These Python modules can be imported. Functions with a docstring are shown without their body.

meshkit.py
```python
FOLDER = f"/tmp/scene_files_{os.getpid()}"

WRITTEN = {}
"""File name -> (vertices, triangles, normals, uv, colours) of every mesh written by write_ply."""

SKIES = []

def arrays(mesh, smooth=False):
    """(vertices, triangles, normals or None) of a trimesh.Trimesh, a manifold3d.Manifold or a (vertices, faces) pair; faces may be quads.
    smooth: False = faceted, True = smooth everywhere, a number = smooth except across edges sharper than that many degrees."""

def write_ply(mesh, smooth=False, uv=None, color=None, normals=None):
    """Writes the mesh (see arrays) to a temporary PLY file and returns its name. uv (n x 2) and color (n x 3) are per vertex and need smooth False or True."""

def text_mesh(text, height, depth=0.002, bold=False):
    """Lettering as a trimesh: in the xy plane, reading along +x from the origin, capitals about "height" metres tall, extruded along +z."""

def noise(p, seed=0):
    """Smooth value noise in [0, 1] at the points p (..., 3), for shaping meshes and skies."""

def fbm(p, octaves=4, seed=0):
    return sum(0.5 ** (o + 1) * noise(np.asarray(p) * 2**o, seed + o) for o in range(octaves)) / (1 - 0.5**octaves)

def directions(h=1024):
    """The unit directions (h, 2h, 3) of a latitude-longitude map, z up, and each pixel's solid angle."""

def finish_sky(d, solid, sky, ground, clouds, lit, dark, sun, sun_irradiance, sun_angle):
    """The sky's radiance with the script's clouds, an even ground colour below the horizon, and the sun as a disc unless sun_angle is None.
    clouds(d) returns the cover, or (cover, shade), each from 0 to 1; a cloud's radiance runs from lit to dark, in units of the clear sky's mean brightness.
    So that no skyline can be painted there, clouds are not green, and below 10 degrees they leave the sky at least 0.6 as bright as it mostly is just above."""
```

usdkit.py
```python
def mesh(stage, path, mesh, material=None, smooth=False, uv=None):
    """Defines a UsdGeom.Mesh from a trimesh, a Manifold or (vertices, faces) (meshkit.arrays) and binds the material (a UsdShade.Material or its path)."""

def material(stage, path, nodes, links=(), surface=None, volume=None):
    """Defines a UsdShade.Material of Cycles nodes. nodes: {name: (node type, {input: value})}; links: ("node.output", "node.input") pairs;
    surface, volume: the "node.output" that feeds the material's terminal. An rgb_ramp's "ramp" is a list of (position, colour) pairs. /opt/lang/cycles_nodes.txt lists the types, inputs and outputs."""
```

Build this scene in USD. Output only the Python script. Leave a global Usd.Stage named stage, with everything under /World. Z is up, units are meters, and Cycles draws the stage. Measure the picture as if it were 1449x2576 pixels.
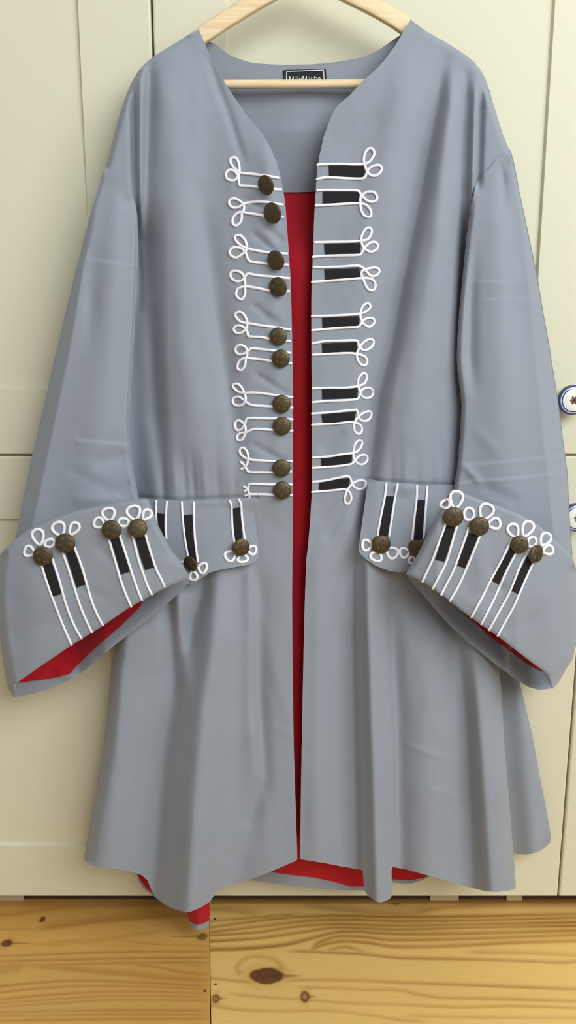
import math, numpy as np, trimesh, shapely, usdkit, meshkit
from scipy.spatial import Delaunay
from pxr import Usd, UsdGeom, UsdLux, UsdShade, Sdf, Gf, Vt

stage = Usd.Stage.CreateInMemory()
UsdGeom.SetStageUpAxis(stage, UsdGeom.Tokens.z)
UsdGeom.SetStageMetersPerUnit(stage, 1.0)
UsdGeom.Xform.Define(stage, '/World')

# ------------------------------------------------------------------ camera
W, H, F = 1449.0, 2576.0, 2140.0          # picture and focal length in pixels
TILT = math.radians(12.5)                 # looks down by this much
CAM = np.array([0.0, -1.18, 0.933])
cam = UsdGeom.Camera.Define(stage, '/World/camera')
cam.AddTranslateOp().Set(Gf.Vec3d(*CAM))
cam.AddRotateXOp().Set(90 - math.degrees(TILT))
cam.CreateHorizontalApertureAttr(24.0)
cam.CreateVerticalApertureAttr(24.0 * H / W)
cam.CreateFocalLengthAttr(24.0 * F / W)
cam.CreateClippingRangeAttr(Gf.Vec2f(0.05, 100))
cam.CreateExposureAttr(0.04)

# ------------------------------------------------------------------ light: a window up to the right behind the viewer, and the soft light of the room
dome = UsdLux.DomeLight.Define(stage, '/World/room_daylight')
dome.CreateIntensityAttr(0.125)
dome.CreateColorAttr(Gf.Vec3f(1.0, 0.97, 0.93))
win = UsdLux.RectLight.Define(stage, '/World/window_daylight')
win.CreateWidthAttr(2.2); win.CreateHeightAttr(1.4)
win.CreateIntensityAttr(7.45)
win.CreateColorAttr(Gf.Vec3f(0.94, 0.98, 1.0))
def aim(light, eye, at):
    m = Gf.Matrix4d().SetLookAt(Gf.Vec3d(*eye), Gf.Vec3d(*at), Gf.Vec3d(0, 0, 1)).GetInverse()
    light.AddTransformOp().Set(m)
aim(win, (1.3, -2.05, 2.1), (0.0, 0.0, 0.75))

# ------------------------------------------------------------------ helpers
USED = {}
def numbered(parent, name):
    k = (parent, name); n = USED.get(k, 0); USED[k] = n + 1
    return name if n == 0 else f'{name}_{n:03d}'
def thing(name, label, cat, group=None, kind=None):
    x = UsdGeom.Xform.Define(stage, '/World/' + numbered('/World', name)).GetPrim()
    tag(x, label, cat, group, kind)
    return x
def tag(p, label=None, cat=None, group=None, kind=None):
    for k, v in (('label', label), ('category', cat), ('group', group), ('kind', kind)):
        if v: p.SetCustomDataByKey(k, v)
def xf(name, parent):
    pp = str(parent.GetPath())
    return UsdGeom.Xform.Define(stage, pp + '/' + numbered(pp, name)).GetPrim()
def obj(name, mesh, mat, parent=None, smooth=35, label=None, color=None):
    pp = '/World' if parent is None else str(parent.GetPath())
    m = usdkit.mesh(stage, pp + '/' + numbered(pp, name), mesh, mat, smooth)
    if color is not None:
        UsdGeom.PrimvarsAPI(m).CreatePrimvar('tint', Sdf.ValueTypeNames.Color3fArray, 'vertex').Set(Vt.Vec3fArray.FromNumpy(np.asarray(color, np.float32)))
    p = m.GetPrim()
    if label: tag(p, label)
    return p
cat_ = trimesh.util.concatenate

CT, ST = math.cos(TILT), math.sin(TILT)
def P(px, py, o):
    """The point on the ray through pixel (px, py) that stands o metres in front of the wardrobe doors (the plane y = 0)."""
    px, py, o = np.broadcast_arrays(np.asarray(px, float), np.asarray(py, float), np.asarray(o, float))
    u, v = (px - W / 2) / F, (py - H / 2) / F
    d = np.stack([u, CT - v * ST, -ST - v * CT], -1)
    return CAM + d * ((-o - CAM[1]) / d[..., 1])[..., None]
def FLOOR(px, py, z=0.0):
    u, v = (px - W / 2) / F, (py - H / 2) / F
    d = np.array([u, CT - v * ST, -ST - v * CT])
    return CAM + d * ((z - CAM[2]) / d[2])
def scale_at(p):
    d = np.asarray(p) - CAM
    return F / (d[1] * CT - d[2] * ST)               # pixels per metre there

def box(x0, x1, y0, y1, z0, z1, bev=0.0):
    if bev <= 0:
        b = trimesh.creation.box([x1 - x0, y1 - y0, z1 - z0])
        b.apply_translation([(x0 + x1) / 2, (y0 + y1) / 2, (z0 + z1) / 2])
        return b
    pts = []
    for sx, ax in ((1, x0), (-1, x1)):
        for sy, ay in ((1, y0), (-1, y1)):
            for sz, az in ((1, z0), (-1, z1)):
                pts += [[ax, ay + sy * bev, az + sz * bev], [ax + sx * bev, ay, az + sz * bev], [ax + sx * bev, ay + sy * bev, az]]
    return trimesh.convex.convex_hull(np.array(pts))

def catmull(pts, n=6, closed=False):
    p = np.asarray(pts, float)
    q = np.vstack([p[-1:], p, p[:2]]) if closed else np.vstack([2 * p[:1] - p[1:2], p, 2 * p[-1:] - p[-2:-1]])
    out = []
    for i in range(len(q) - 3):
        a, b, c, d = q[i:i + 4]
        t = np.linspace(0, 1, n, endpoint=False)[:, None]
        out.append(0.5 * (2 * b + (c - a) * t + (2 * a - 5 * b + 4 * c - d) * t**2 + (3 * b - a - 3 * c + d) * t**3))
    if not closed: out.append(p[-1:])
    return np.vstack(out)

def tube(path, r, sides=8, flat=1.0, out=(0, -1, 0), caps=True):
    """A round cord along a path; flat < 1 squeezes it along the direction out."""
    p = np.asarray(path, float)
    keep = np.r_[True, np.linalg.norm(np.diff(p, axis=0), axis=1) > 1e-6]; p = p[keep]
    t = np.gradient(p, axis=0); t /= np.linalg.norm(t, axis=1, keepdims=True)
    o = np.asarray(out, float); n = o - (t @ o)[:, None] * t
    bad = np.linalg.norm(n, axis=1) < 1e-3
    n[bad] = np.array([1.0, 0, 0]) - t[bad] * t[bad][:, :1]
    n /= np.linalg.norm(n, axis=1, keepdims=True); b = np.cross(t, n)
    r = np.broadcast_to(np.asarray(r, float), (len(p),))[:, None, None]
    a = np.linspace(0, 2 * np.pi, sides, endpoint=False)
    v = p[:, None] + r * (np.cos(a)[None, :, None] * n[:, None] * flat + np.sin(a)[None, :, None] * b[:, None])
    k = len(p); v = v.reshape(-1, 3); f = []
    i, j = np.meshgrid(np.arange(k - 1), np.arange(sides), indexing='ij')
    A = i * sides + j; B = i * sides + (j + 1) % sides; C = A + sides; D = B + sides
    f = np.vstack([np.stack([A, C, B], -1).reshape(-1, 3), np.stack([B, C, D], -1).reshape(-1, 3)])
    if caps:
        v = np.vstack([v, p[:1] - t[:1] * r[0, 0, 0] * .4, p[-1:] + t[-1:] * r[-1, 0, 0] * .4])
        js = np.arange(sides); jn = (js + 1) % sides; L = (k - 1) * sides
        f = np.vstack([f, np.stack([js, jn, np.full(sides, len(v) - 2)], -1), np.stack([L + jn, L + js, np.full(sides, len(v) - 1)], -1)])
    m = trimesh.Trimesh(v, f, process=False)
    if m.volume < 0: m.invert()
    return m

def lathe(profile, n=40):
    """Revolves (radius, height) pairs about z."""
    return trimesh.creation.revolve(np.asarray(profile, float), sections=n)

def place(m, at, normal, spin=0.0):
    n = np.asarray(normal, float); n /= np.linalg.norm(n)
    up = np.array([0, 0, 1.0]); x = np.cross(up, n); x /= np.linalg.norm(x); y = np.cross(n, x)
    c, s = math.cos(spin), math.sin(spin)
    M = np.eye(4); M[:3, 0] = c * x + s * y; M[:3, 1] = -s * x + c * y; M[:3, 2] = n; M[:3, 3] = at
    m = m.copy(); m.apply_transform(M); return m

def resample(poly, step, closed=True):
    p = np.asarray(poly, float)
    if closed: p = np.vstack([p, p[:1]])
    seg = np.linalg.norm(np.diff(p, axis=0), axis=1); out = []
    for i, L in enumerate(seg):
        k = max(1, int(round(L / step)))
        out.append(p[i] + (p[i + 1] - p[i]) * (np.arange(k) / k)[:, None])
    if not closed: out.append(p[-1:])
    return np.vstack(out)

def dist(x, y, line):
    """Distance in pixels from points to a polyline."""
    p = np.asarray(line, float); best = np.full(np.shape(x), 1e9)
    for a, b in zip(p[:-1], p[1:]):
        d = b - a; t = np.clip(((x - a[0]) * d[0] + (y - a[1]) * d[1]) / max(d @ d, 1e-9), 0, 1)
        best = np.minimum(best, np.hypot(x - a[0] - t * d[0], y - a[1] - t * d[1]))
    return best
def roll(x, y, line, w, depth):
    """How far a surface has turned back at an edge: a quarter round of width w pixels."""
    t = .93 * np.clip(1 - dist(x, y, line) / w, 0, 1)
    return depth * (1 - np.sqrt(np.maximum(1 - t * t, 0)))
FOLD_GAIN = 1.8
def fold(x, y, spine):
    """A soft ridge (or, with negative height, a furrow): spine rows are (y, x, height in mm, left width, right width)."""
    s = np.asarray(spine, float)
    cx, a, wl, wr = (np.interp(y, s[:, 0], s[:, k]) for k in (1, 2, 3, 4))
    d = x - cx; w = np.maximum(np.where(d < 0, wl, wr), 8.5)
    a = np.clip(FOLD_GAIN * a, -1.15 * np.minimum(wl, wr).clip(8.5), 1.15 * np.minimum(wl, wr).clip(8.5))      # no steeper than cloth folds
    return a * 1e-3 * np.exp(-(d / w) ** 2)
def crease(x, y, line, h, w):
    return h * 1e-3 * np.exp(-(dist(x, y, line) / w) ** 2)
def ledge(x, y, line, h, reach=26):
    """A pressed crease across the cloth: a small sharp step along a near-level line."""
    p = np.asarray(line, float); d = y - np.interp(x, p[:, 0], p[:, 1])
    m = step_(x, p[0, 0] - 6, p[0, 0] + 14) * (1 - step_(x, p[-1, 0] + 2, p[-1, 0] + 12))
    return h * 1e-3 * m * ((step_(d, -2.5, 2.5) - .5) * np.exp(-(d / reach) ** 2) * 2)
def step_(x, a, b):
    t = np.clip((x - a) / (b - a), 0, 1); return t * t * (3 - 2 * t)

def sheet(poly, depth, t=0.0016, step=7.0):
    """Cloth cut to an outline, standing at depth(px, py) in front of the doors, t thick, with a hemmed edge all round."""
    b = resample(poly, step); pg = shapely.Polygon(np.asarray(poly)).buffer(0)
    x0, y0, x1, y1 = pg.bounds
    gx, gy = np.meshgrid(np.arange(x0, x1, step), np.arange(y0, y1, step * .87))
    gx = gx + (np.arange(gx.shape[0]) % 2)[:, None] * step * .5
    g = np.stack([gx.ravel(), gy.ravel()], -1)
    g = g[shapely.contains_xy(pg.buffer(-step * .55), g[:, 0], g[:, 1])]
    pts = np.vstack([b, g]); tri = Delaunay(pts).simplices
    c = pts[tri].mean(1)
    e1, e2 = pts[tri[:, 1]] - pts[tri[:, 0]], pts[tri[:, 2]] - pts[tri[:, 0]]
    area = e1[:, 0] * e2[:, 1] - e1[:, 1] * e2[:, 0]
    ok = shapely.contains_xy(pg, c[:, 0], c[:, 1]) & (np.abs(area) > 1e-3)
    tri, area = tri[ok], area[ok]
    tri[area > 0] = tri[area > 0][:, ::-1]                 # face the room
    used = np.unique(tri); remap = np.full(len(pts), -1); remap[used] = np.arange(len(used))
    tri, pts = remap[tri], pts[used]
    v = P(pts[:, 0], pts[:, 1], depth(pts[:, 0], pts[:, 1]))
    n = np.zeros_like(v); fn = np.cross(v[tri[:, 1]] - v[tri[:, 0]], v[tri[:, 2]] - v[tri[:, 0]])
    if (fn[:, 1] > 0).mean() > .5: tri, fn = tri[:, ::-1], -fn
    for k in range(3): np.add.at(n, tri[:, k], fn)
    n /= np.maximum(np.linalg.norm(n, axis=1, keepdims=True), 1e-12)
    N = len(v); e = np.vstack([tri[:, [0, 1]], tri[:, [1, 2]], tri[:, [2, 0]]])
    key = np.sort(e, 1); _, inv, cnt = np.unique(key, axis=0, return_inverse=True, return_counts=True)
    be = e[cnt[inv.ravel()] == 1]
    side = np.vstack([np.stack([be[:, 1], be[:, 0], be[:, 0] + N], -1), np.stack([be[:, 1], be[:, 0] + N, be[:, 1] + N], -1)])
    return trimesh.Trimesh(np.vstack([v, v - n * t]), np.vstack([tri, tri[:, ::-1] + N, side]), process=False)

# ------------------------------------------------------------------ materials
def srgb(r, g, b):
    c = np.array([r, g, b]) / 255.0
    return tuple(np.where(c <= 0.04045, c / 12.92, ((c + 0.055) / 1.055) ** 2.4))
def mul(c, k): return tuple(np.clip(np.array(c) * k, 0, 1))
L = '/World/Looks/'
UsdGeom.Scope.Define(stage, '/World/Looks')

def cloth(name, c, rough=0.85, sheen=0.2, weave=1400, vary=0.05, bump=0.12):
    return usdkit.material(stage, L + name, {
        'co': ('texture_coordinate', {}),
        'map': ('mapping', {'scale': (1.0, 1.0, 2.2)}),
        'n': ('noise_texture', {'scale': weave, 'detail': 2.0}),
        'big': ('noise_texture', {'scale': 9.0, 'detail': 3.0}),
        'sum': ('math', {'math_type': 'add'}),
        'ramp': ('rgb_ramp', {'ramp': [(0.55, mul(c, 1 - vary)), (1.45 / 2, c), (1.0, mul(c, 1 + vary))]}),
        'half': ('math', {'math_type': 'multiply', 'value2': 0.72}),
        'b': ('bump', {'strength': bump, 'distance': 0.0006}),
        'p': ('principled_bsdf', {'roughness': rough, 'sheen_weight': sheen, 'sheen_roughness': 0.5, 'specular_ior_level': 0.25}),
    }, [('co.object', 'map.vector'), ('map.vector', 'n.vector'), ('co.object', 'big.vector'), ('n.fac', 'sum.value1'), ('big.fac', 'sum.value2'),
        ('sum.value', 'half.value1'), ('half.value', 'ramp.fac'), ('ramp.color', 'p.base_color'), ('n.fac', 'b.height'), ('b.normal', 'p.normal')], surface='p.BSDF')
def plain(name, c, rough=0.5, metallic=0.0, spec=0.5, vary=0.03, scale=40.0, bump=0.0, coat=0.0):
    return usdkit.material(stage, L + name, {
        'co': ('texture_coordinate', {}),
        'n': ('noise_texture', {'scale': scale, 'detail': 4.0}),
        'ramp': ('rgb_ramp', {'ramp': [(0.3, mul(c, 1 - vary)), (0.7, mul(c, 1 + vary))]}),
        'b': ('bump', {'strength': bump, 'distance': 0.001}),
        'p': ('principled_bsdf', {'roughness': rough, 'metallic': metallic, 'specular_ior_level': spec, 'coat_weight': coat}),
    }, [('co.object', 'n.vector'), ('n.fac', 'ramp.fac'), ('ramp.color', 'p.base_color'), ('n.fac', 'b.height'), ('b.normal', 'p.normal')], surface='p.BSDF')
def tinted(name, rough=0.45, spec=0.5, coat=0.0, fine=0.0, stretch=(6, 160, 160)):
    nodes = {'a': ('attribute', {'attribute': 'tint'}), 'co': ('texture_coordinate', {}), 'map': ('mapping', {'scale': stretch}),
             'n': ('noise_texture', {'scale': 5.0, 'detail': 4.0, 'roughness': 0.6}),
             'ramp': ('rgb_ramp', {'ramp': [(0.25, (1 - fine,) * 3), (0.75, (1 + fine * .4,) * 3)]}),
             'm': ('mix_color', {'blend_type': 'multiply', 'fac': 1.0, 'use_clamp': False}),
             'p': ('principled_bsdf', {'roughness': rough, 'specular_ior_level': spec, 'coat_weight': coat})}
    return usdkit.material(stage, L + name, nodes, [('co.object', 'map.vector'), ('map.vector', 'n.vector'), ('n.fac', 'ramp.fac'),
        ('a.color', 'm.a'), ('ramp.color', 'm.b'), ('m.result', 'p.base_color')], surface='p.BSDF')

GREY = cloth('grey_cotton', srgb(144, 151, 161), vary=0.035)
RED = cloth('red_lining', srgb(180, 16, 34), vary=0.06, sheen=0.1, rough=0.7)
BLACK = cloth('black_felt', srgb(30, 30, 33), vary=0.12, sheen=0.15, bump=0.3)
WHITE = cloth('white_braid', srgb(244, 243, 248), vary=0.05, weave=700, rough=0.5, bump=0.35, sheen=0.0)
TAG = cloth('black_satin_tag', srgb(26, 30, 34), vary=0.08, rough=0.6)
BRASS = plain('antique_brass', srgb(98, 87, 66), rough=0.52, metallic=0.85, vary=0.22, scale=700, bump=0.1)
CREAM = plain('cream_foil', srgb(218, 215, 189), rough=0.55, spec=0.35, vary=0.006, scale=5)
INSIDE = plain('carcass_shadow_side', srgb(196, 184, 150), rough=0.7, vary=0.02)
PLINTH = plain('brown_plinth', srgb(70, 52, 32), rough=0.7, vary=0.25, scale=25)
WALL = plain('painted_wall', srgb(232, 226, 208), rough=0.9, spec=0.2, vary=0.01)
STEEL = plain('hook_steel', srgb(190, 190, 188), rough=0.25, metallic=1.0, vary=0.02)
NAIL = plain('dark_nail', srgb(74, 52, 34), rough=0.6, vary=0.2, scale=400)
BEECH = usdkit.material(stage, L + 'beech_wood', {
    'co': ('texture_coordinate', {}), 'map': ('mapping', {'scale': (5, 90, 90)}), 'n': ('noise_texture', {'scale': 3.0, 'detail': 4.0, 'distortion': 0.6}),
    'ramp': ('rgb_ramp', {'ramp': [(0.3, srgb(222, 196, 150)), (0.55, srgb(234, 212, 170)), (0.75, srgb(240, 221, 184))]}),
    'p': ('principled_bsdf', {'roughness': 0.42, 'specular_ior_level': 0.4})},
    [('co.object', 'map.vector'), ('map.vector', 'n.vector'), ('n.fac', 'ramp.fac'), ('ramp.color', 'p.base_color')], surface='p.BSDF')
PINE = tinted('pine_board', rough=0.42, spec=0.4, fine=0.10)
KNOBGLAZE = tinted('glazed_ceramic', rough=0.12, spec=0.5, coat=0.3)

# ------------------------------------------------------------------ the setting: floor of wide pine boards
GAP_Y = 0.0015
floor = stage.DefinePrim('/World/floor', 'Xform'); tag(floor, 'honey coloured floor of wide knotty pine boards below the wardrobe', None, None, 'structure')
rng = np.random.default_rng(7)
def board(corners, lines, knots, base, seed, fine=True, zt=0.0):
    """corners: back-left, back-right, front-right, front-left on the floor (x, y); grain lines and knots are given in picture pixels and laid on the floor."""
    c = np.asarray(corners, float)
    Lx, Ly = np.linalg.norm(c[1] - c[0]), np.linalg.norm(c[3] - c[0])
    nx, ny = (int(Lx / .0016), int(Ly / .0009)) if fine else (int(Lx / .01), int(Ly / .003))
    s, t = np.meshgrid(np.linspace(0, 1, nx), np.linspace(0, 1, ny), indexing='ij')
    xy = ((1 - s) * (1 - t))[..., None] * c[0] + (s * (1 - t))[..., None] * c[1] + (s * t)[..., None] * c[2] + ((1 - s) * t)[..., None] * c[3]
    x, y = xy[..., 0].ravel(), xy[..., 1].ravel()
    q = np.stack([x * 3.0, y * 55.0, np.full_like(x, seed)], -1)
    n1 = meshkit.fbm(q, 4, seed); n2 = meshkit.fbm(np.stack([x * 1.2, y * 12, x * 0 + seed], -1), 3, seed + 5)
    col = np.array(base)[None] * (1 + .07 * (n1 - .5) + .16 * (n2 - .5))[:, None]
    late = np.array(srgb(172, 116, 48)) / np.array(base)
    k = np.zeros_like(x)
    for pts, w, d in lines:
        p = np.array([FLOOR(a, b)[:2] for a, b in catmull(pts, 5)])
        if len(p) > 1:
            o = np.argsort(p[:, 0]); back = np.any(np.diff(p[:, 0]) < 0)
            if not back:
                yl = np.interp(x, p[:, 0], p[:, 1]); e = y - yl
                ends = step_(x, p[0, 0] - .02, p[0, 0] + .02) * (1 - step_(x, p[-1, 0] - .02, p[-1, 0] + .02))
                if p[0, 0] < c[0, 0] + .03 or pts[0][0] <= 0: ends = np.where(x < p[0, 0] + .03, 1, ends)
                if pts[-1][0] >= 1440: ends = np.where(x > p[-1, 0] - .03, 1, ends)
                wm = w * .00085
                k = np.maximum(k, d * ends * np.where(e < 0, np.exp(-(e / wm) ** 2), np.exp(-(e / (wm * 2.0)) ** 2)))
            else:
                e = dist(x, y, p); k = np.maximum(k, d * np.exp(-(e / (w * .0009)) ** 2))
    if not lines:
        ph = y * 95 + 2.2 * meshkit.fbm(np.stack([x * 1.5, y * 6, x * 0 + seed], -1), 3, seed + 9) * 3
        k = .5 * np.maximum(0, np.sin(ph * 2 * np.pi / 1.9)) ** 5
    wob = .75 + .5 * meshkit.noise(np.stack([x * 9, y * 40, x * 0], -1), seed + 3)
    col *= 1 + (late[None] - 1) * (np.clip(k * wob, 0, 1))[:, None]
    for (kx, ky, rx, ry, dark, eye, tail) in knots:
        kc = FLOOR(kx, ky)[:2]; ex = FLOOR(kx + rx, ky)[0] - kc[0]; ey = FLOOR(kx, ky - ry)[1] - kc[1]
        r = np.hypot((x - kc[0]) / ex, (y - kc[1]) / ey) * (1 + .18 * (meshkit.noise(np.stack([x * 160, y * 160, x * 0], -1), 4) - .5))
        if tail:
            te = FLOOR(kx + tail, ky)[0] - kc[0]; tt = (x - kc[0]) / te
            wid = ey * .55 * np.clip(1 - tt, 0, 1)
            a = (1 - step_(np.abs(y - kc[1]), wid * .5, wid + 1e-5)) * (tt > 0) * (tt < 1) * .6
            col = col * (1 - a[:, None]) + np.array(srgb(150, 98, 52)) * a[:, None]
        a = (1 - step_(r, .85, 1.12)) * dark; halo = (1 - step_(r, 1.0, 2.2)) * .25
        kn = np.array(srgb(104, 62, 40))[None] * (.8 + .5 * meshkit.noise(np.stack([x * 220, y * 220, x * 0], -1), 6))[:, None]
        col = col * (1 - halo[:, None] * (1 - np.array(srgb(170, 116, 56)) / np.array(base)))
        col = col * (1 - a[:, None]) + kn * a[:, None]
        if eye:
            a = (1 - step_(r, .4, .55)); col = col * (1 - a[:, None]) + np.array(srgb(178, 132, 78)) * a[:, None]
    v = np.stack([x, y, np.full_like(x, zt)], -1)
    i, j = np.meshgrid(np.arange(nx - 1), np.arange(ny - 1), indexing='ij'); A = (i * ny + j).ravel(); B = A + ny
    f = np.vstack([np.stack([A, A + 1, B], -1), np.stack([A + 1, B + 1, B], -1)])
    if np.cross(v[f[0, 1]] - v[f[0, 0]], v[f[0, 2]] - v[f[0, 0]])[2] < 0: f = f[:, ::-1]
    # eased edges and sides, 2 cm thick
    ring = np.r_[np.arange(nx) * ny, (nx - 1) * ny + np.arange(1, ny), (np.arange(nx - 2, -1, -1)) * ny + ny - 1, np.arange(ny - 2, 0, -1)]
    cen = v.mean(0); rv = v[ring].copy()
    out = [v]; cols = [np.clip(col, 0, 1)]; n0 = len(v); prev = ring
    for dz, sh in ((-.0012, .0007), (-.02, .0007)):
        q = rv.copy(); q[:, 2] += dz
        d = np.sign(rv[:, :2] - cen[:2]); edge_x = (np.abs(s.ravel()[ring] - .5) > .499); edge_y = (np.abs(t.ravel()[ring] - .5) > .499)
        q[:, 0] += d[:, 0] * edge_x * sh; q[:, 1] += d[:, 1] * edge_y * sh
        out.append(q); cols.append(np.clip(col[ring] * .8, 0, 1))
        cur = n0 + np.arange(len(ring)); n0 += len(ring)
        m = len(ring); ii = np.arange(m); jj = (ii + 1) % m
        q1 = np.vstack([np.stack([prev[ii], cur[ii], prev[jj]], -1), np.stack([prev[jj], cur[ii], cur[jj]], -1)])
        vv = np.vstack(out)
        nn = np.cross(vv[q1[0, 1]] - vv[q1[0, 0]], vv[q1[0, 2]] - vv[q1[0, 0]])
        if nn @ (vv[q1[0, 0]] - cen - np.array([0, 0, -.01])) < 0: q1 = q1[:, ::-1]
        f = np.vstack([f, q1]); prev = cur
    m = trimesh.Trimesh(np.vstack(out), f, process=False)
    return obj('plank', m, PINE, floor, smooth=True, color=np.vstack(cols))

def sc(pts, k, ox, oy): return [(ox + a / k, oy + b / k) for a, b in pts]
lk = lambda *p: sc(p, 2.683, 0, 2240)
left_lines = [
    (lk((0, 105), (300, 100), (520, 108), (760, 92), (1400, 70)), 7, .35), (lk((0, 168), (150, 155), (320, 126), (560, 104), (1050, 100)), 7, .42),
    (lk((270, 258), (500, 230), (700, 205), (900, 186), (1270, 165), (1400, 160)), 8, .6), (lk((0, 265), (270, 262)), 2, .35),
    (lk((250, 365), (450, 345), (700, 330), (900, 300), (1100, 280)), 3, .3), (lk((230, 372), (600, 355), (800, 335), (1000, 362), (1400, 376)), 2, .3),
    (lk((0, 445), (300, 435), (800, 418), (1400, 415)), 2.2, .55), (lk((0, 480), (400, 472), (800, 462), (1400, 456)), 2.2, .6),
    (lk((0, 512), (500, 500), (800, 493), (1200, 488), (1400, 490)), 2.4, .5), (lk((0, 545), (60, 535), (130, 522)), 12, .5),
    (lk((235, 516), (450, 532), (700, 556), (900, 570), (1100, 595), (1400, 610)), 5, .55), (lk((900, 505), (1050, 520), (1200, 550), (1400, 572)), 3, .55),
    (lk((0, 650), (300, 622), (550, 612), (800, 618), (1050, 630), (1400, 645)), 2.6, .6), (lk((0, 690), (300, 660), (600, 648), (900, 650), (1400, 670)), 2.4, .5),
    (lk((0, 738), (300, 710), (600, 690), (900, 685), (1400, 697)), 2.2, .48), (lk((0, 762), (400, 735), (800, 712), (1400, 722)), 2, .4),
    (lk((0, 790), (400, 762), (800, 740), (1400, 747)), 2, .4), (lk((0, 825), (700, 812), (1400, 812)), 2.2, .48),
    (lk((0, 850), (700, 838), (1400, 840)), 2, .42), (lk((0, 884), (700, 872), (1400, 868)), 2.2, .46), (lk((1220, 505), (1400, 524)), 6, .25)]
right_lines = [
    ([(530, 2287), (600, 2293), (652, 2301)], 7, .35), ([(765, 2277), (835, 2287), (984, 2301), (1050, 2303)], 6, .4), ([(1030, 2301), (1099, 2286), (1174, 2279), (1449, 2276)], 6, .35),
    ([(530, 2319), (652, 2308), (752, 2301)], 3.2, .6), ([(530, 2334), (686, 2313), (785, 2306), (884, 2304.6), (1000, 2308), (1200, 2306), (1449, 2300)], 3.4, .75),
    ([(530, 2346), (686, 2328), (785, 2317), (884, 2314.5), (1000, 2318), (1200, 2316), (1449, 2309)], 3.4, .75),
    ([(530, 2354), (652, 2346), (752, 2331), (851, 2326), (1000, 2329.5), (1200, 2326), (1449, 2321)], 3.4, .75),
    ([(530, 2369), (652, 2361), (752, 2347.6), (851, 2334.4), (1000, 2339.4), (1200, 2334), (1449, 2330)], 3.4, .75),
    ([(530, 2390.7), (619, 2387.4), (719, 2377.5), (785, 2361), (868, 2344), (1000, 2351), (1200, 2349), (1449, 2342)], 4, .75),
    ([(778, 2395.7), (801.5, 2373), (851, 2357), (917.5, 2358.6), (1000, 2366), (1200, 2362), (1449, 2353)], 4, .7),
    ([(784, 2394), (811, 2378), (868, 2369), (934, 2374), (1000, 2383), (1150, 2380), (1300, 2372), (1449, 2368)], 4, .65),
    ([(823, 2392), (868, 2383), (914, 2394)], 3.5, .5), ([(735, 2394), (818, 2397), (917.5, 2402), (1000, 2410.6), (1150, 2414), (1300, 2418), (1400, 2422), (1449, 2420)], 3, .6),
    ([(1180, 2397), (1300, 2398), (1400, 2402), (1449, 2404)], 4, .4),
    ([(601, 2448), (596, 2432), (616, 2412), (649, 2405.6), (685.6, 2412), (708, 2430), (706, 2440)], 5, .4), ([(729, 2467), (818, 2466), (917.5, 2468.5), (1000, 2472.5), (1250, 2482), (1449, 2490)], 3, .5),
    ([(533, 2462), (603, 2470), (632, 2472)], 2.6, .4), ([(752, 2485), (851, 2487), (934, 2492), (1000, 2492), (1100, 2510), (1250, 2514), (1449, 2520)], 3, .42),
    ([(580, 2502), (686, 2511.6), (752, 2515), (884, 2525), (1000, 2528), (1150, 2535), (1300, 2532), (1449, 2537)], 2.6, .4),
    ([(536, 2531), (603, 2541), (719, 2545), (818, 2543), (917.5, 2553), (1000, 2566), (1060, 2570)], 2.6, .4), ([(1020, 2556), (1200, 2560), (1449, 2562)], 3, .3)]
yb = lambda py: FLOOR(700, py)[1]
Y0, Y1 = yb(2272), yb(2577)
xl0, xl1 = FLOOR(525, 2272)[0], FLOOR(530, 2577)[0]
YB = Y0 + .012
g = .0011
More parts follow.
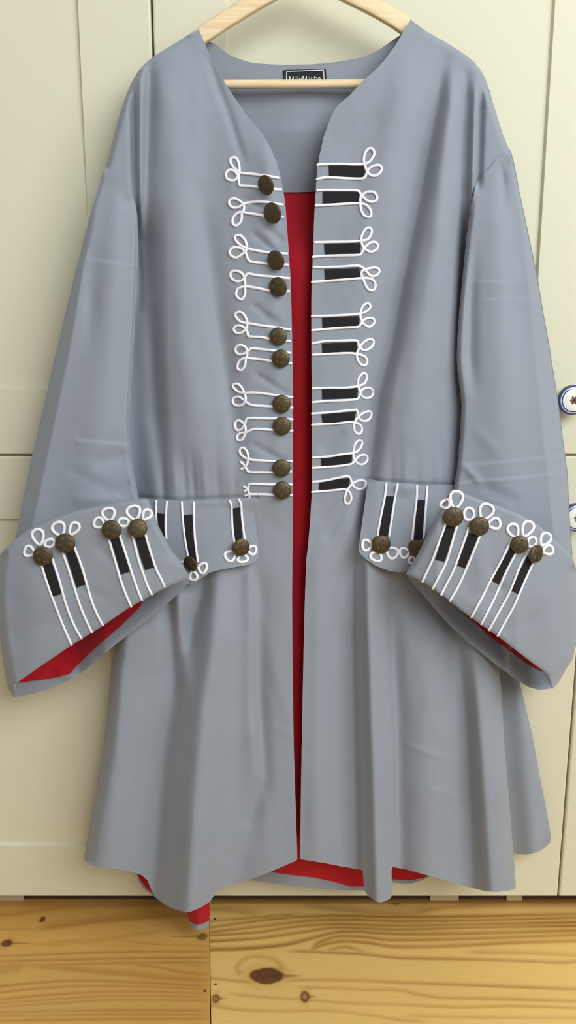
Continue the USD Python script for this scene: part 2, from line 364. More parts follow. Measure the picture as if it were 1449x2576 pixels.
board([(-1.0, YB + .23), (xl0 - g, YB + .23), (xl0 - g, YB), (-1.0, YB)], [], [], srgb(196, 152, 84), 21, False)
board([(xl0 + g, Y0 + .25), (1.0, Y0 + .25), (1.0, Y0 + .0008), (xl0 + g, Y0 + .0008)], [], [], srgb(186, 138, 70), 23, False)
nl = 1.0 - (-.47)
lb = board([(-.50, YB - .0012), (xl0 - g, YB - .0012), (xl1 - g, Y1), (-.50, Y1)], left_lines,
      [(17, 2373, 14, 9.5, .95, False, 70), (107, 2313, 7, 7, .9, False, 0), (509, 2356, 13, 9, .7, False, -90), (515, 2493, 3, 3, .6, True, 0)], srgb(220, 172, 92), 3)
rb = board([(xl0 + g, Y0 - .0008), (.62, Y0 - .0008), (.62, Y1), (xl1 + g, Y1)], right_lines,
      [(670, 2455, 42, 21, .97, False, 95), (767, 2507, 11, 15, .85, True, 30), (543, 2512, 10, 11, .8, True, 32), (995, 2270, 13, 6, .9, False, 0)], srgb(243, 203, 120), 5)
board([(.622, Y0 - .0008), (1.3, Y0 - .0008), (1.3, Y1), (.622, Y1)], [], [], srgb(212, 168, 96), 27, False)
board([(-1.3, YB - .0012), (-.502, YB - .0012), (-.502, Y1), (-1.3, Y1)], [], [], srgb(204, 160, 88), 28, False)
for r in range(4):
    yt = Y1 - .0022 - r * .232; cut = (.26, -.31, .12, -.05)[r]
    board([(-1.3, yt), (cut - g, yt), (cut - g, yt - .23), (-1.3, yt - .23)], [], [], srgb(206, 162, 90), 31 + r, False)
    board([(cut + g, yt), (1.3, yt), (1.3, yt - .23), (cut + g, yt - .23)], [], [], srgb(214, 170, 98), 41 + r, False)
sub = box(-1.6, 1.6, -1.7, .7, -.06, -.0205)
obj('subfloor', sub, PLINTH, floor, smooth=False)
for pl, pts in ((rb, ((540, 2312), (542.5, 2476))), (lb, ((515, 2493),))):
    for a, b in pts:
        q = FLOOR(a, b); n = lathe([(0, -.002), (.0019, -.002), (.0019, .0002), (.0012, .0005), (0, .0005)], 12); n.apply_translation(q)
        obj('nail', n, NAIL, pl, label='dark sunken nail head')

wall = obj('wall_back', box(-2.2, 2.2, .62, .72, -.02, 2.5), WALL, smooth=False)
tag(wall, 'plain cream painted wall behind the wardrobe', None, None, 'structure')

# ------------------------------------------------------------------ wardrobe
wardrobe = thing('wardrobe', 'cream panelled fitted wardrobe with blue and white ceramic knobs behind the coat', 'wardrobe')
ZB, ZM, ZT = float(P(700, 2255.5, 0)[2]), float(P(700, 1145.5, 0)[2]), 1.47
XA, XB = float(P(382, 60, 0)[0]), float(P(1421, 2050, 0)[0])       # centres of the two upright gaps
GW = .0014
cols = [(XA - (XB - XA), XA), (XA, XB), (XB, 2 * XB - XA)]
STILE = .0905; RD = .0055
def door_mesh(x0, x1, z0, z1):
    """A frame with a recessed field: outer edges eased, a sloped ledge down to the panel."""
    th = .019; e = .0026
    def ring(dx, y): return [(x0 + dx, y, z0 + dx), (x1 - dx, y, z0 + dx), (x1 - dx, y, z1 - dx), (x0 + dx, y, z1 - dx)]
    rings = [ring(0, th), ring(0, e), ring(e * .35, e * .35), ring(e, 0), ring(STILE, 0), ring(STILE + .0006, .0008), ring(STILE + .0035, RD + .003), ring(STILE + .0035, th), ]
    v = np.array(sum(rings, [])); f = []
    for a in range(len(rings)):
        b = (a + 1) % len(rings)
        for k in range(4):
            n = (k + 1) % 4; f += [[4 * a + k, 4 * a + n, 4 * b + n], [4 * a + k, 4 * b + n, 4 * b + k]]
    m = trimesh.Trimesh(v, f, process=False)
    if m.volume < 0: m.invert()
    return m
def knob_mesh():
    R = .0205
    prof = [(0, 0), (.0085, 0), (.0085, .002), (.0065, .006), (.0062, .012), (.011, .0165), (.0185, .0185), (.0202, .0205), (R, .0225), (.0200, .0243)]
    prof += [(R * r, .0245 + .0065 * math.sqrt(max(0, 1 - (r * 1.02 / 1.03) ** 2)) - .0002) for r in np.linspace(.97, 0.0, 30)]
    m = lathe(prof, 96); v = m.vertices; r = np.hypot(v[:, 0], v[:, 1]) / R; a = np.arctan2(v[:, 1], v[:, 0])
    col = np.tile(np.array(srgb(240, 240, 236)), (len(v), 1)); top = v[:, 2] > .0175
    def paint(mask, c): col[mask] = srgb(*c)
    paint(top & (r > .86), (70, 76, 132)); paint(top & (r > .80) & (r <= .86), (206, 216, 236)); paint(top & (r > .725) & (r <= .80), (36, 40, 70))
    fl = top & (v[:, 2] > .024) & (r < .30 * (.55 + .45 * np.abs(np.cos(3 * a)))); paint(fl, (110, 82, 50)); paint(top & (r < .07), (60, 42, 26))
    return m, col
KM, KC = knob_mesh()
def add_knob(parent, x, z):
    m = place(KM, (x, 0.0, z), (0, -1, 0))
    obj('knob', m, KNOBGLAZE, parent, smooth=True, label='blue and white ceramic knob with a brown flower', color=KC)
for ci, (a, b) in enumerate(cols):
    for lo, hi in ((ZM + GW * .9, ZT), (ZB, ZM - GW * .9)):
        d = obj('door', door_mesh(a + GW, b - GW, lo, hi), CREAM, wardrobe, smooth=12)
        obj('panel', box(a + GW + STILE + .0008, b - GW - STILE - .0008, RD, .0165, lo + STILE + .0008, hi - STILE - .0008), CREAM, d, smooth=False)
        if ci == 1:
            up = lo > ZM
            q = P(1443, 1007, .028) if up else P(1453, 1303, .028)
            add_knob(d, float(q[0]), float(q[2]))
X0, X1 = cols[0][0] - .02, cols[2][1] + .02
obj('carcass', cat_([box(X0, X0 + .018, .0205, .58, ZB - .01, ZT + .01), box(X1 - .018, X1, .0205, .58, ZB - .01, ZT + .01), box(X0 + .018, X1 - .018, .0205, .58, ZB - .01, ZB + .012),
                     box(XA - .016, XA + .016, .0205, .57, ZB + .012, ZT - .012), box(XB - .016, XB + .016, .0205, .57, ZB + .012, ZT - .012), box(X0 + .018, X1 - .018, .0205, .57, ZM - .016, ZM + .016)]), INSIDE, wardrobe, smooth=False)
obj('back_board', box(X0 + .018, X1 - .018, .57, .58, ZB + .012, ZT), INSIDE, wardrobe, smooth=False)
obj('cornice', box(X0 - .02, X1 + .02, .024, .60, ZT + .0105, ZT + .045, .006), CREAM, wardrobe)
obj('plinth', box(X0 + .02, X1 - .02, yb(2262.5), yb(2262.5) + .016, .0005, ZB - .0105), PLINTH, wardrobe, smooth=False, label='dark set-back plinth under the doors')
for a, b in ((-30, 62), (1080, 1152), (1272, 1312)):
    fx = [FLOOR(a, 2262)[0], FLOOR(b, 2262)[0]]
    obj('foot', box(fx[0], fx[1], yb(2262.5) - .005, yb(2262.5) - .0002, .0006, ZB - .012, .001), INSIDE, wardrobe, label='pale foot block of the plinth')

# ------------------------------------------------------------------ coat hanger
hanger = thing('coat_hanger', 'pale beech coat hanger with round crossbar hung over the wardrobe door', 'coat hanger')
def arm(path, side):
    pts = catmull(path, 8); rings = []; k = 14
    c = P(pts[:, 0], pts[:, 1], .0535)
    t = np.gradient(c, axis=0); t /= np.linalg.norm(t, axis=1, keepdims=True)
    nrm = np.cross(t, [0, 1, 0]); nrm /= np.linalg.norm(nrm, axis=1, keepdims=True)
    hh = np.interp(np.linspace(0, 1, len(c)), [0, .25, .8, 1], [.0095, .0098, .0098, .008])
    a = np.linspace(0, 2 * np.pi, k, endpoint=False)
    sx, sy = np.sign(np.cos(a)) * np.abs(np.cos(a)) ** .45, np.sign(np.sin(a)) * np.abs(np.sin(a)) ** .45
    v = c[:, None] + sx[None, :, None] * nrm[:, None] * hh[:, None, None] + sy[None, :, None] * np.array([0, 1, 0]) * .0055
    n = len(c); i, j = np.meshgrid(np.arange(n - 1), np.arange(k), indexing='ij'); A = i * k + j; B = i * k + (j + 1) % k
    f = np.vstack([np.stack([A, B, A + k], -1).reshape(-1, 3), np.stack([B, B + k, A + k], -1).reshape(-1, 3)])
    v = np.vstack([v.reshape(-1, 3), c[:1], c[-1:]]); js = np.arange(k); jn = (js + 1) % k; Lr = (n - 1) * k
    f = np.vstack([f, np.stack([jn, js, np.full(k, n * k)], -1), np.stack([Lr + js, Lr + jn, np.full(k, n * k + 1)], -1)])
    m = trimesh.Trimesh(v, f, process=False)
    if m.volume < 0: m.invert()
    return m
obj('arm', arm([(772, -66), (690, -22), (606, 27), (507, 91), (484, 114), (450, 144), (416, 176), (408, 205)], -1), BEECH, hanger, smooth=50)
obj('arm', arm([(772, -66), (850, -27), (952, 24), (1019, 66), (1046, 93), (1080, 123), (1146, 178), (1160, 205)], 1), BEECH, hanger, smooth=50)
obj('crossbar', tube(P(np.linspace(404, 1164, 12), np.linspace(212, 210, 12), .052), .0052, 16), BEECH, hanger, smooth=60)
ap = P(772, -70, .052)
hk = [(ap[0], -.0535, ap[2] + .002), (ap[0], -.053, ap[2] + .02), (ap[0], -.046, ap[2] + .05), (ap[0], -.02, ZT - .012), (ap[0], -.004, ZT + .0005), (ap[0], .004, ZT + .0026), (ap[0], .0165, ZT + .0026), (ap[0], .0215, ZT + .0026)]
obj('hook', tube(catmull(hk, 8), .0016, 12, out=(1, 0, 0)), STEEL, hanger, smooth=60, label='steel wire hook')

# ------------------------------------------------------------------ the coat
coat = thing('frock_coat', 'long grey coat with piano key frogging, brass buttons and red lining on a hanger', 'coat')

FL_edge = [(499.5, 73), (507, 90), (515, 108), (530, 145), (552, 185), (568, 212), (590, 245), (625, 295), (660, 335), (682, 375), (695, 405), (705, 440), (713, 480), (718.5, 520), (722, 570), (727, 640), (731, 700), (733, 760),
           (735, 850), (736, 950), (737, 1100), (737, 1250), (735.5, 1400), (735, 1500), (735.5, 1648), (739, 1876), (745, 2062), (748, 2160)]
FL_hem = [(746, 2165), (681, 2193), (635, 2211), (580, 2225), (553, 2232), (545, 2240), (539, 2253), (526, 2270), (505, 2283), (478, 2294.5), (466, 2294), (445, 2285), (424, 2276), (404, 2267), (392, 2257), (381, 2240), (371, 2215), (358, 2203), (349, 2199),
          (320, 2190), (292, 2185), (264, 2183), (242, 2180), (234, 2178), (220, 2169), (213, 2163)]
FL_side = [(212, 2154), (223, 2087), (236, 2021), (257, 1897), (265, 1855), (271, 1773), (277, 1698), (286, 1648), (295, 1560), (303, 1450), (306, 1300), (304, 1100), (306, 900), (318, 700), (334, 600), (343, 548)]
FL_arm = [(343, 543), (339, 516), (333, 489), (323.5, 467), (297, 443), (280, 430), (266, 419)]
FL_sh = [(275, 388), (289, 330), (304, 276), (318, 238), (331, 207), (347, 180), (366, 158.5), (385, 143), (408, 128), (432, 114), (470, 90)]
FL = FL_edge + FL_hem + FL_side + FL_arm + FL_sh
FR_edge = [(1032.5, 49), (1022, 68), (1011.5, 85), (994, 115), (964, 155), (940, 180), (916.5, 200), (879, 240), (857, 258), (844, 272.5), (834, 291), (826.5, 310), (814, 345), (804, 390), (799, 420), (796, 450), (793.5, 490), (791, 530),
           (789, 580), (787, 640), (784.5, 700), (783, 760), (783, 850), (784, 950), (784, 1050), (785, 1150), (784, 1250), (780, 1310), (775, 1370), (770, 1410), (765, 1566), (760, 1814), (757, 1980), (755, 2158)]
FR_hem = [(757, 2162), (770, 2164), (815, 2171), (861, 2180), (912, 2189), (913.5, 2205), (916, 2240), (926, 2254), (939, 2263), (950, 2269), (960, 2270), (972, 2266), (984, 2258), (986, 2240), (985, 2190), (988, 2181), (1022, 2187.5), (1067, 2200), (1122.5, 2215), (1173, 2230), (1213, 2240),
          (1235, 2243.5), (1253, 2244), (1283.5, 2240), (1294, 2237)]
FR_side = [(1298, 2230), (1293.5, 2165), (1288.5, 2109.5), (1281, 2009), (1274, 1930), (1268, 1858), (1261, 1732), (1250, 1640), (1225, 1500), (1200, 1380), (1190, 1250), (1190, 1050), (1190, 850), (1192, 650), (1196, 520)]
FR_arm = [(1206, 446), (1228, 428), (1248, 402), (1268, 386), (1281, 376)]
FR_sh = [(1264, 335), (1244, 270), (1224, 215), (1219, 195), (1204, 170), (1192, 155), (1176.5, 142.5), (1155, 127), (1134, 115), (1104, 97), (1074, 80)]
FR = FR_edge + FR_hem + FR_side + FR_arm + FR_sh

def base_o(y): return np.interp(y, [50, 130, 220, 500, 1000, 1250, 1700, 2270], [.066, .070, .074, .080, .086, .088, .098, .110])
def o_FL(x, y):
    o = base_o(y)
    o = o + .016 * step_(x, 480, 690) * step_(y, 220, 420) * (1 - step_(y, 1150, 1350))
    o = o - .034 * (1 - step_(x, 330, 425)) * step_(y, 480, 620) * (1 - step_(y, 1300, 1450))      # falls back beside the sleeve
    o = o + fold(x, y, [(0, 335, 0, 9, 9), (180, 337, 0, 9, 9), (260, 335, -5, 8, 9), (420, 338, -9, 8, 10), (540, 345, -12, 8, 10), (700, 350, -4, 10, 12), (800, 350, 0, 10, 12)])
    o = o + fold(x, y, [(150, 357, 0, 9, 8), (260, 354, 4, 9, 8), (420, 352, 5, 8, 8), (560, 358, 3, 8, 8), (680, 360, 0, 8, 8)])
    o = o + fold(x, y, [(140, 378, 0, 10, 16), (200, 376, -5, 10, 18), (330, 372, -9, 9, 20), (480, 366, -11, 8, 22), (600, 362, -6, 9, 30), (750, 380, -3, 20, 20), (900, 388, -7, 22, 20), (1050, 396, -8, 24, 22), (1150, 405, -5, 20, 20), (1250, 410, -3, 14, 14), (1300, 410, 0, 14, 14)])
    o = o + fold(x, y, [(100, 450, 0, 60, 70), (250, 430, 5, 45, 60), (600, 455, 7, 50, 70), (900, 470, 9, 50, 70), (1100, 500, 7, 60, 60), (1250, 520, 3, 60, 60), (1320, 520, 0, 60, 60)])
    o = o + fold(x, y, [(450, 505, 0, 22, 30), (600, 520, -4, 20, 34), (800, 545, -5, 18, 34), (950, 570, -5, 18, 30), (1150, 600, -3, 20, 30), (1250, 610, 0, 20, 20)])
    o = o + crease(x, y, [(522, 140), (545, 210), (572, 280), (590, 335), (606, 385), (618, 430)], -3.5 , 11) * step_(y, 110, 190) * (1 - step_(y, 360, 440))
    o = o + fold(x, y, [(300, 655, 0, 30, 25), (400, 670, 2.5, 30, 20), (700, 690, 1.5, 25, 20), (1200, 700, 1, 25, 20), (1400, 700, 0, 25, 20)])
    for yy, xa, xb in ((505, 625, 700), (590, 640, 690), (770, 640, 700), (945, 650, 715), (1120, 640, 715), (560, 655, 705), (800, 668, 712)):   # pulled cloth between the frogs
        o = o + crease(x, y, [(xa, yy), (xb, yy + 42)], -2.3, 9)
    for xx, a in ((412, -2.2), (440, 1.5), (466, -1.8), (486, -2.0), (515, 1.5), (548, -1.2), (590, -1.0)):       # small gathers above the waist seam
        o = o + fold(x, y, [(1120, xx - 6, 0, 9, 9), (1215, xx, a, 8, 8), (1252, xx + 2, a * .6, 8, 8), (1275, xx, 0, 8, 8)])
    o = o - .003 * np.exp(-((y - np.interp(x, [340, 450, 640], [1252, 1259, 1250])) / 6.0) ** 2) * (x < 650)
    # skirt
    o = o + fold(x, y, [(1280, 555, 0, 40, 40), (1450, 552, 6, 30, 42), (1600, 540, 12, 34, 48), (1800, 512, 17, 42, 60), (2000, 494, 19, 40, 62), (2290, 476, 22, 40, 60)])
    o = o + fold(x, y, [(1400, 520, 0, 20, 20), (1500, 505, -7, 26, 18), (1700, 440, -9, 55, 30), (1900, 408, -12, 55, 30), (2100, 392, -13, 50, 30), (2260, 380, -12, 45, 30)])
    o = o + fold(x, y, [(1420, 440, 0, 16, 16), (1520, 452, 5, 16, 14), (1640, 460, 6, 20, 18), (1760, 468, 0, 20, 18)])
    o = o + fold(x, y, [(1420, 415, 0, 20, 12), (1560, 428, -6, 22, 12), (1700, 436, -3, 22, 14), (1800, 440, 0, 20, 14)])
    o = o + fold(x, y, [(1700, 290, 0, 40, 40), (1900, 300, 4, 30, 40), (2190, 262, 6, 30, 45)])
    o = o + fold(x, y, [(1400, 627, 0, 14, 8), (1450, 626, 2.5, 16, 6), (1600, 630, 2, 20, 10), (1850, 640, 4, 30, 14), (2000, 655, 2, 30, 20), (2100, 655, 0, 30, 20)])
    o = o + fold(x, y, [(1420, 652, 0, 14, 22), (1500, 655, -3, 12, 25), (1750, 648, -5, 14, 25), (1950, 662, -5, 20, 20), (2080, 630, -3, 30, 30), (2220, 600, -4, 30, 40)])
    o = o + crease(x, y, [(665, 1560), (690, 1680), (732, 1820)], 1.1, 18) + crease(x, y, [(690, 1830), (735, 1850)], 1.0, 12) + crease(x, y, [(660, 1990), (628, 2060)], -2.5, 22)
    o = o + .0012 * (meshkit.fbm(np.stack([x / 90, y / 160, x * 0], -1), 3, 11) - .5) * 4
    o = o - .026 * np.exp(-((x - 330) / 110.0) ** 2 - ((y - 1420) / 90.0) ** 2)
    o = o - roll(x, y, FL_side[:9], 34, .075) - roll(x, y, [(266, 419)] + FL_sh, 14, .009) - roll(x, y, [(266, 419)] + FL_sh[:6], 16, .016)
    return o
def o_FR(x, y):
    o = base_o(y)
    o = o - .030 * step_(x, 1120, 1200) * step_(y, 430, 600) * (1 - step_(y, 1250, 1400))
    o = o + fold(x, y, [(100, 1120, 0, 20, 30), (200, 1112, -4, 26, 20), (300, 1092, -8, 30, 18), (500, 1055, -10, 32, 18), (680, 1018, -11, 34, 18), (860, 985, -13, 40, 20), (1000, 952, -13, 36, 20), (1150, 932, -12, 30, 20), (1240, 925, -9, 25, 18), (1330, 915, -6, 25, 18), (1400, 910, 0, 20, 15)])
    o = o + fold(x, y, [(150, 1130, 0, 20, 20), (260, 1136, 6, 24, 20), (400, 1118, 8, 30, 28), (600, 1098, 9, 36, 40), (850, 1060, 8, 45, 55), (1100, 1030, 6, 55, 60), (1230, 1020, 3, 55, 60), (1300, 1020, 0, 55, 60)])
    o = o + fold(x, y, [(170, 1172, 0, 5, 14), (280, 1172, -8, 5, 16), (450, 1166, -12, 5, 18), (700, 1162, -12, 6, 20), (900, 1160, -6, 8, 22), (1000, 1158, 0, 8, 20)])
    o = o + fold(x, y, [(200, 1197, 0, 6, 5), (300, 1193, 4, 7, 6), (430, 1190, 5, 7, 7), (560, 1186, 3, 7, 7), (640, 1184, 0, 7, 7)])
    o = o + fold(x, y, [(190, 1212, 0, 5, 5), (280, 1209, -6, 5, 7), (430, 1204, -9, 5, 6), (520, 1200, -5, 6, 6), (600, 1200, 0, 6, 6)])
    o = o + fold(x, y, [(120, 1030, 0, 40, 50), (250, 1010, 4, 40, 50), (450, 960, 4, 50, 50), (700, 900, 2, 50, 40), (900, 880, 0, 50, 50)])
    for (a, b, c, d) in ((880, 1030, 810, 1120), (860, 1095, 820, 1135), (885, 1205, 805, 1300), (850, 1215, 800, 1265), (872, 1270, 825, 1345)):
        o = o + crease(x, y, [(a, b), (c, d)], -2.0, 12)
    for xx, a in ((985, -1.0), (1020, 1.2), (1050, -1.0), (1100, 1.0)):
        o = o + fold(x, y, [(1120, xx, 0, 9, 9), (1200, xx, a, 9, 9), (1230, xx, a * .6, 9, 9), (1250, xx, 0, 8, 8)])
    o = o - .003 * np.exp(-((y - np.interp(x, [928, 1070, 1150], [1208, 1220, 1219])) / 6.0) ** 2) * (x > 920)
    # skirt: a big tubular fold, then a softer one, then the turn to the side
    o = o + fold(x, y, [(1330, 925, 0, 14, 40), (1420, 925, 12, 14, 42), (1560, 928, 20, 16, 38), (1800, 936, 27, 18, 38), (2000, 942, 31, 19, 36), (2265, 950, 34, 20, 34)]) * 1.0
    o = o + fold(x, y, [(1330, 890, 0, 30, 10), (1450, 886, -6, 60, 12), (1600, 884, -9, 75, 14), (1900, 890, -10, 75, 14), (2200, 896, -9, 55, 14)])
    o = o + fold(x, y, [(1430, 985, 0, 14, 20), (1560, 984, -5, 10, 24), (1800, 996, -8, 9, 26), (2180, 1004, -9, 9, 28)])
    o = o + fold(x, y, [(1450, 1140, 0, 30, 40), (1600, 1146, -5, 34, 18), (1800, 1168, -8, 40, 18), (2000, 1178, -9, 44, 18), (2150, 1182, -8, 46, 22), (2240, 1184, -6, 46, 22)])
    o = o + fold(x, y, [(1500, 1185, 0, 20, 24), (1700, 1200, 6, 18, 30), (1900, 1216, 8, 20, 34), (2240, 1240, 9, 24, 40)])
    o = o + fold(x, y, [(1550, 1060, 0, 40, 50), (1750, 1075, 4, 40, 50), (2000, 1080, 6, 45, 50), (2200, 1080, 5, 45, 50)])
    o = o + crease(x, y, [(1020, 1870), (1075, 1895), (1140, 1910)], .9, 8) + crease(x, y, [(1080, 1985), (1165, 2008)], 1.0, 9)
    o = o + fold(x, y, [(1330, 800, 0, 30, 40), (1500, 810, 3, 30, 40), (1900, 800, 3, 30, 40), (2160, 800, 3, 30, 40)])
    o = o + .0012 * (meshkit.fbm(np.stack([x / 90, y / 160, x * 0 + 9], -1), 3, 17) - .5) * 4
    o = o - .034 * np.exp(-((x - 1170) / 120.0) ** 2 - ((y - 1455) / 110.0) ** 2)
    o = o - roll(x, y, FR_side[:9], 30, .060) - roll(x, y, [(1281, 376)] + FR_sh, 14, .009) - roll(x, y, [(1281, 376)] + FR_sh[:4], 16, .016)
    return o

# ---- back of the coat: outer grey, grey facing at the neck, red lining
BACK = [(499.5, 76), (512, 92), (526, 104), (542, 112), (563, 128), (580, 139), (596, 146), (618, 154), (641.5, 159), (675, 161.5), (712, 163), (778, 162), (820, 159), (853, 155), (890, 148.5), (915, 143), (938, 134), (956, 124), (981, 106), (1010, 86), (1030, 54)]
BACK_R = [(1074, 82), (1134, 117), (1176, 145), (1204, 173), (1219, 198), (1240, 270), (1258, 335), (1272, 378), (1250, 450), (1225, 560), (1215, 800), (1212, 1100), (1225, 1300), (1262, 1500), (1306, 1712), (1339, 1848), (1359, 1958), (1374, 2034), (1382, 2078), (1386.5, 2104), (1384, 2120), (1373, 2131), (1359, 2140), (1342, 2146), (1324, 2150), (1305, 2148),
          (1292, 2146), (1250, 2150), (1180, 2165), (1120, 2188), (1085, 2202), (1067, 2212.5), (1037, 2222.5), (1010, 2222), (986, 2220), (950, 2230), (915, 2240), (878, 2240), (840, 2238), (785, 2233), (730, 2227), (683, 2221.5), (626, 2213.5), (590, 2214), (560, 2222), (540, 2245), (530, 2268), (527.5, 2295), (526, 2326), (518, 2334), (509, 2339), (495, 2339.5), (484, 2334), (478, 2324), (470, 2298),
          (440, 2288), (418, 2278), (401, 2266), (390, 2257), (376, 2246), (362, 2236), (350, 2216), (343, 2195)]
BACK_L = [(320, 2170), (270, 2160), (222, 2140), (229, 2085), (241, 2022), (261, 1897), (276, 1770), (290, 1650), (300, 1500), (312, 1300), (312, 1000), (312, 700), (300, 520), (283, 440), (275, 420), (281, 388), (295, 330), (310, 278), (336, 210), (350, 186), (370, 163), (388, 148), (432, 118)]
BK = BACK + BACK_R + BACK_L
def o_BK(x, y):
    o = np.interp(y, [60, 160, 300, 1200, 2200, 2340], [.040, .034, .026, .022, .026, .034])
    o = o + .004 * np.sin(x / 46.0 + .6) * step_(y, 1300, 2100) + .003 * np.sin(x / 71.0 + 2) * step_(y, 160, 420) * (1 - step_(y, 1200, 1600))
    o = o + fold(x, y, [(2000, 498, 0, 30, 30), (2200, 498, 12, 26, 26), (2340, 499, 18, 22, 22)])
    o = o + fold(x, y, [(1500, 1290, 0, 30, 30), (1750, 1310, 5, 30, 22), (2140, 1345, 9, 40, 30)])
    o = o + roll(x, y, BACK_L[2:], 32, .052) * step_(y, 500, 620) * (1 - step_(y, 2110, 2180)) + roll(x, y, BACK_L, 16, .006) * (1 - step_(y, 200, 420)) + roll(x, y, BACK_R[:13], 18, .007) + (roll(x, y, BACK_L[11:18], 20, .030) + roll(x, y, BACK_R[4:8], 20, .030)) * step_(y, 195, 235) - roll(x, y, BACK_R[12:22], 14, .010)
    o = o + np.interp(y, [420, 1300, 1900], [.032, .036, .056]) * np.exp(-((x - 752) / 95.0) ** 2) * step_(y, 490, 690) * (1 - step_(y, 2050, 2250) * .45)      # hangs forward behind the open front
    return np.maximum(o, .010)
obj('back_panel', sheet(BK, o_BK, .0016, 8), GREY, coat, smooth=60)
pgB = shapely.Polygon(BK).buffer(0)
LIN = [(640, 470), (860, 470), (1000, 480), (1150, 620), (1185, 900), (1180, 1300), (1180, 1500), (1180, 1700), (1185, 1900), (1190, 2080), (1180, 2120), (1160, 2145), (1120, 2170), (1080, 2202), (1067, 2207.5), (1032, 2215), (1010, 2214), (986, 2212), (950, 2222), (915, 2230), (886, 2230.5), (862, 2224), (840, 2218), (788, 2207), (757, 2204), (720, 2199), (686, 2194),
       (620, 2195), (560, 2205), (535, 2240), (528, 2268), (527, 2300), (526.5, 2315.5), (509, 2324), (495, 2326), (484, 2322), (476, 2317), (470, 2296), (440, 2282), (412, 2266), (398, 2256), (388, 2251), (377, 2241), (363, 2228), (352, 2212), (346, 2197), (340, 2150), (325, 2100), (325, 2000), (335, 1800), (340, 1500), (345, 1200), (335, 900), (360, 620), (480, 480)]
obj('lining', sheet(LIN, lambda x, y: o_BK(x, y) + .0034, .0012, 9), RED, coat, smooth=60, label='bright red cotton lining of the coat')
FAC = [(512, 96), (526, 107), (542, 115), (563, 131), (580, 142), (596, 149), (618, 157), (641.5, 162), (712, 166), (778, 165), (820, 162), (853, 158), (890, 151.5), (915, 146), (938, 137), (956, 127), (981, 109), (1008, 92), (1030, 130), (1020, 300), (960, 470), (900, 479), (840, 480.5), (794, 482), (750, 484), (714, 484), (660, 481), (600, 470), (540, 330), (500, 180)]
def o_FAC(x, y): return o_BK(x, y) + .0036 + .0022 * step_(y, 380, 470) + fold(x, y, [(190, 760, 0, 90, 90), (330, 750, 4, 80, 80), (480, 750, 0, 80, 80)])
obj('neck_facing', sheet(FAC, o_FAC, .0014, 7), GREY, coat, smooth=60)

# ---- sewn-in label
TG = [(712, 177), (720, 175.5), (819.5, 173.5), (821.5, 200), (822, 217), (713, 219), (712.5, 200)]
o_TG = lambda x, y: o_FAC(x, y) + .0012
tg = obj('label_tag', sheet(TG, o_TG, .0008, 4), TAG, coat, smooth=60, label='small black woven label with white lettering and border')
def on(fn, pts, lift): p = np.asarray(pts, float); return P(p[:, 0], p[:, 1], fn(p[:, 0], p[:, 1]) + lift)
WHITE_P = plain('white_thread', srgb(232, 234, 236), rough=0.7, vary=0.05, scale=900)
obj('border', tube(on(o_TG, resample([(720.5, 218), (720.8, 179.6), (814, 176.4), (815.5, 217)], 4, False), .0004), .00062, 6), WHITE_P, tg)
tm = meshkit.text_mesh('MillyMaybe', 1.0, depth=.1)
tw = tm.bounds[1][0] - tm.bounds[0][0]; v = tm.vertices.copy()
kx = (806.5 - 728.0) / tw
tx, ty = 728.0 + (v[:, 0] - tm.bounds[0][0]) * kx, np.interp(v[:, 0], [0, tw], [205.4, 203.6]) - v[:, 1] * 12.6
tm.vertices = P(tx, ty, o_TG(tx, ty) + .0004 + v[:, 2] / .1 * .0003)
tm.fix_normals()
obj('lettering', tm, WHITE_P, tg, smooth=False)

# ---- front panels
fl = obj('front_panel', sheet(FL, o_FL, .0018, 4.6), GREY, coat, smooth=60)
fr = obj('front_panel', sheet(FR, o_FR, .0018, 4.6), GREY, coat, smooth=60)

# ---- braid, key patches and buttons
BR = .00165
def braid(parent, fn, pts, r=BR, lift=.0009, dense=4, straight=False):
    p = np.asarray(pts, float)
    p = resample(p, 4, False) if straight else resample(catmull(p, 7), 3, False)
    return obj('braid', tube(on(fn, p, lift), r, 8, flat=.72), WHITE, parent, smooth=60)
def patch(parent, fn, quad):
    return obj('key_patch', sheet(quad, lambda x, y: fn(x, y) + .0011, .0010, 5), BLACK, parent, smooth=60)
def button_mesh():
    R = 1.0; m = [lathe([(0, -.16), (.78, -.16), (.96, -.10), (1.0, 0), (.985, .05), (.93, .09), (.80, .15), (.60, .21), (.35, .25), (0, .265)], 40)]
    top = lambda r: float(np.interp(r, [0, .35, .6, .8, .93, 1], [.265, .25, .21, .15, .09, 0]))
    for k in range(26):
        a = k * 2 * math.pi / 26; s = trimesh.creation.icosphere(1, .048); s.apply_translation([.90 * math.cos(a), .90 * math.sin(a), top(.90) + .012]); m.append(s)
    for k in range(6):
        a = k * math.pi / 3 + .26; c = np.array([math.cos(a), math.sin(a)]) * .72
        arc = [(c[0] + .27 * math.cos(b), c[1] + .27 * math.sin(b)) for b in np.linspace(a + 1.75, a + 2 * math.pi - 1.75, 13)]
        m.append(tube([(x, y, top(math.hypot(x, y)) + .012) for x, y in arc], .032, 6, out=(0, 0, 1)))
        s = trimesh.creation.icosphere(1, .07); q = c * 1.0; s.apply_translation([*q, top(.72) - .015]); m.append(s)
        l = [(math.cos(a + math.pi / 6) * r, math.sin(a + math.pi / 6) * r) for r in (.42, .55, .68)]
        m.append(tube([(x, y, top(math.hypot(x, y)) + .008) for x, y in l], .026, 6, out=(0, 0, 1)))
    for ring, rr in ((1, 0), (6, .13), (12, .26)):
        for k in range(ring):
            a = k * 2 * math.pi / ring; s = trimesh.creation.icosphere(1, .04); s.apply_translation([rr * math.cos(a), rr * math.sin(a), top(rr) + .012]); m.append(s)
    return cat_(m)
BM = button_mesh()
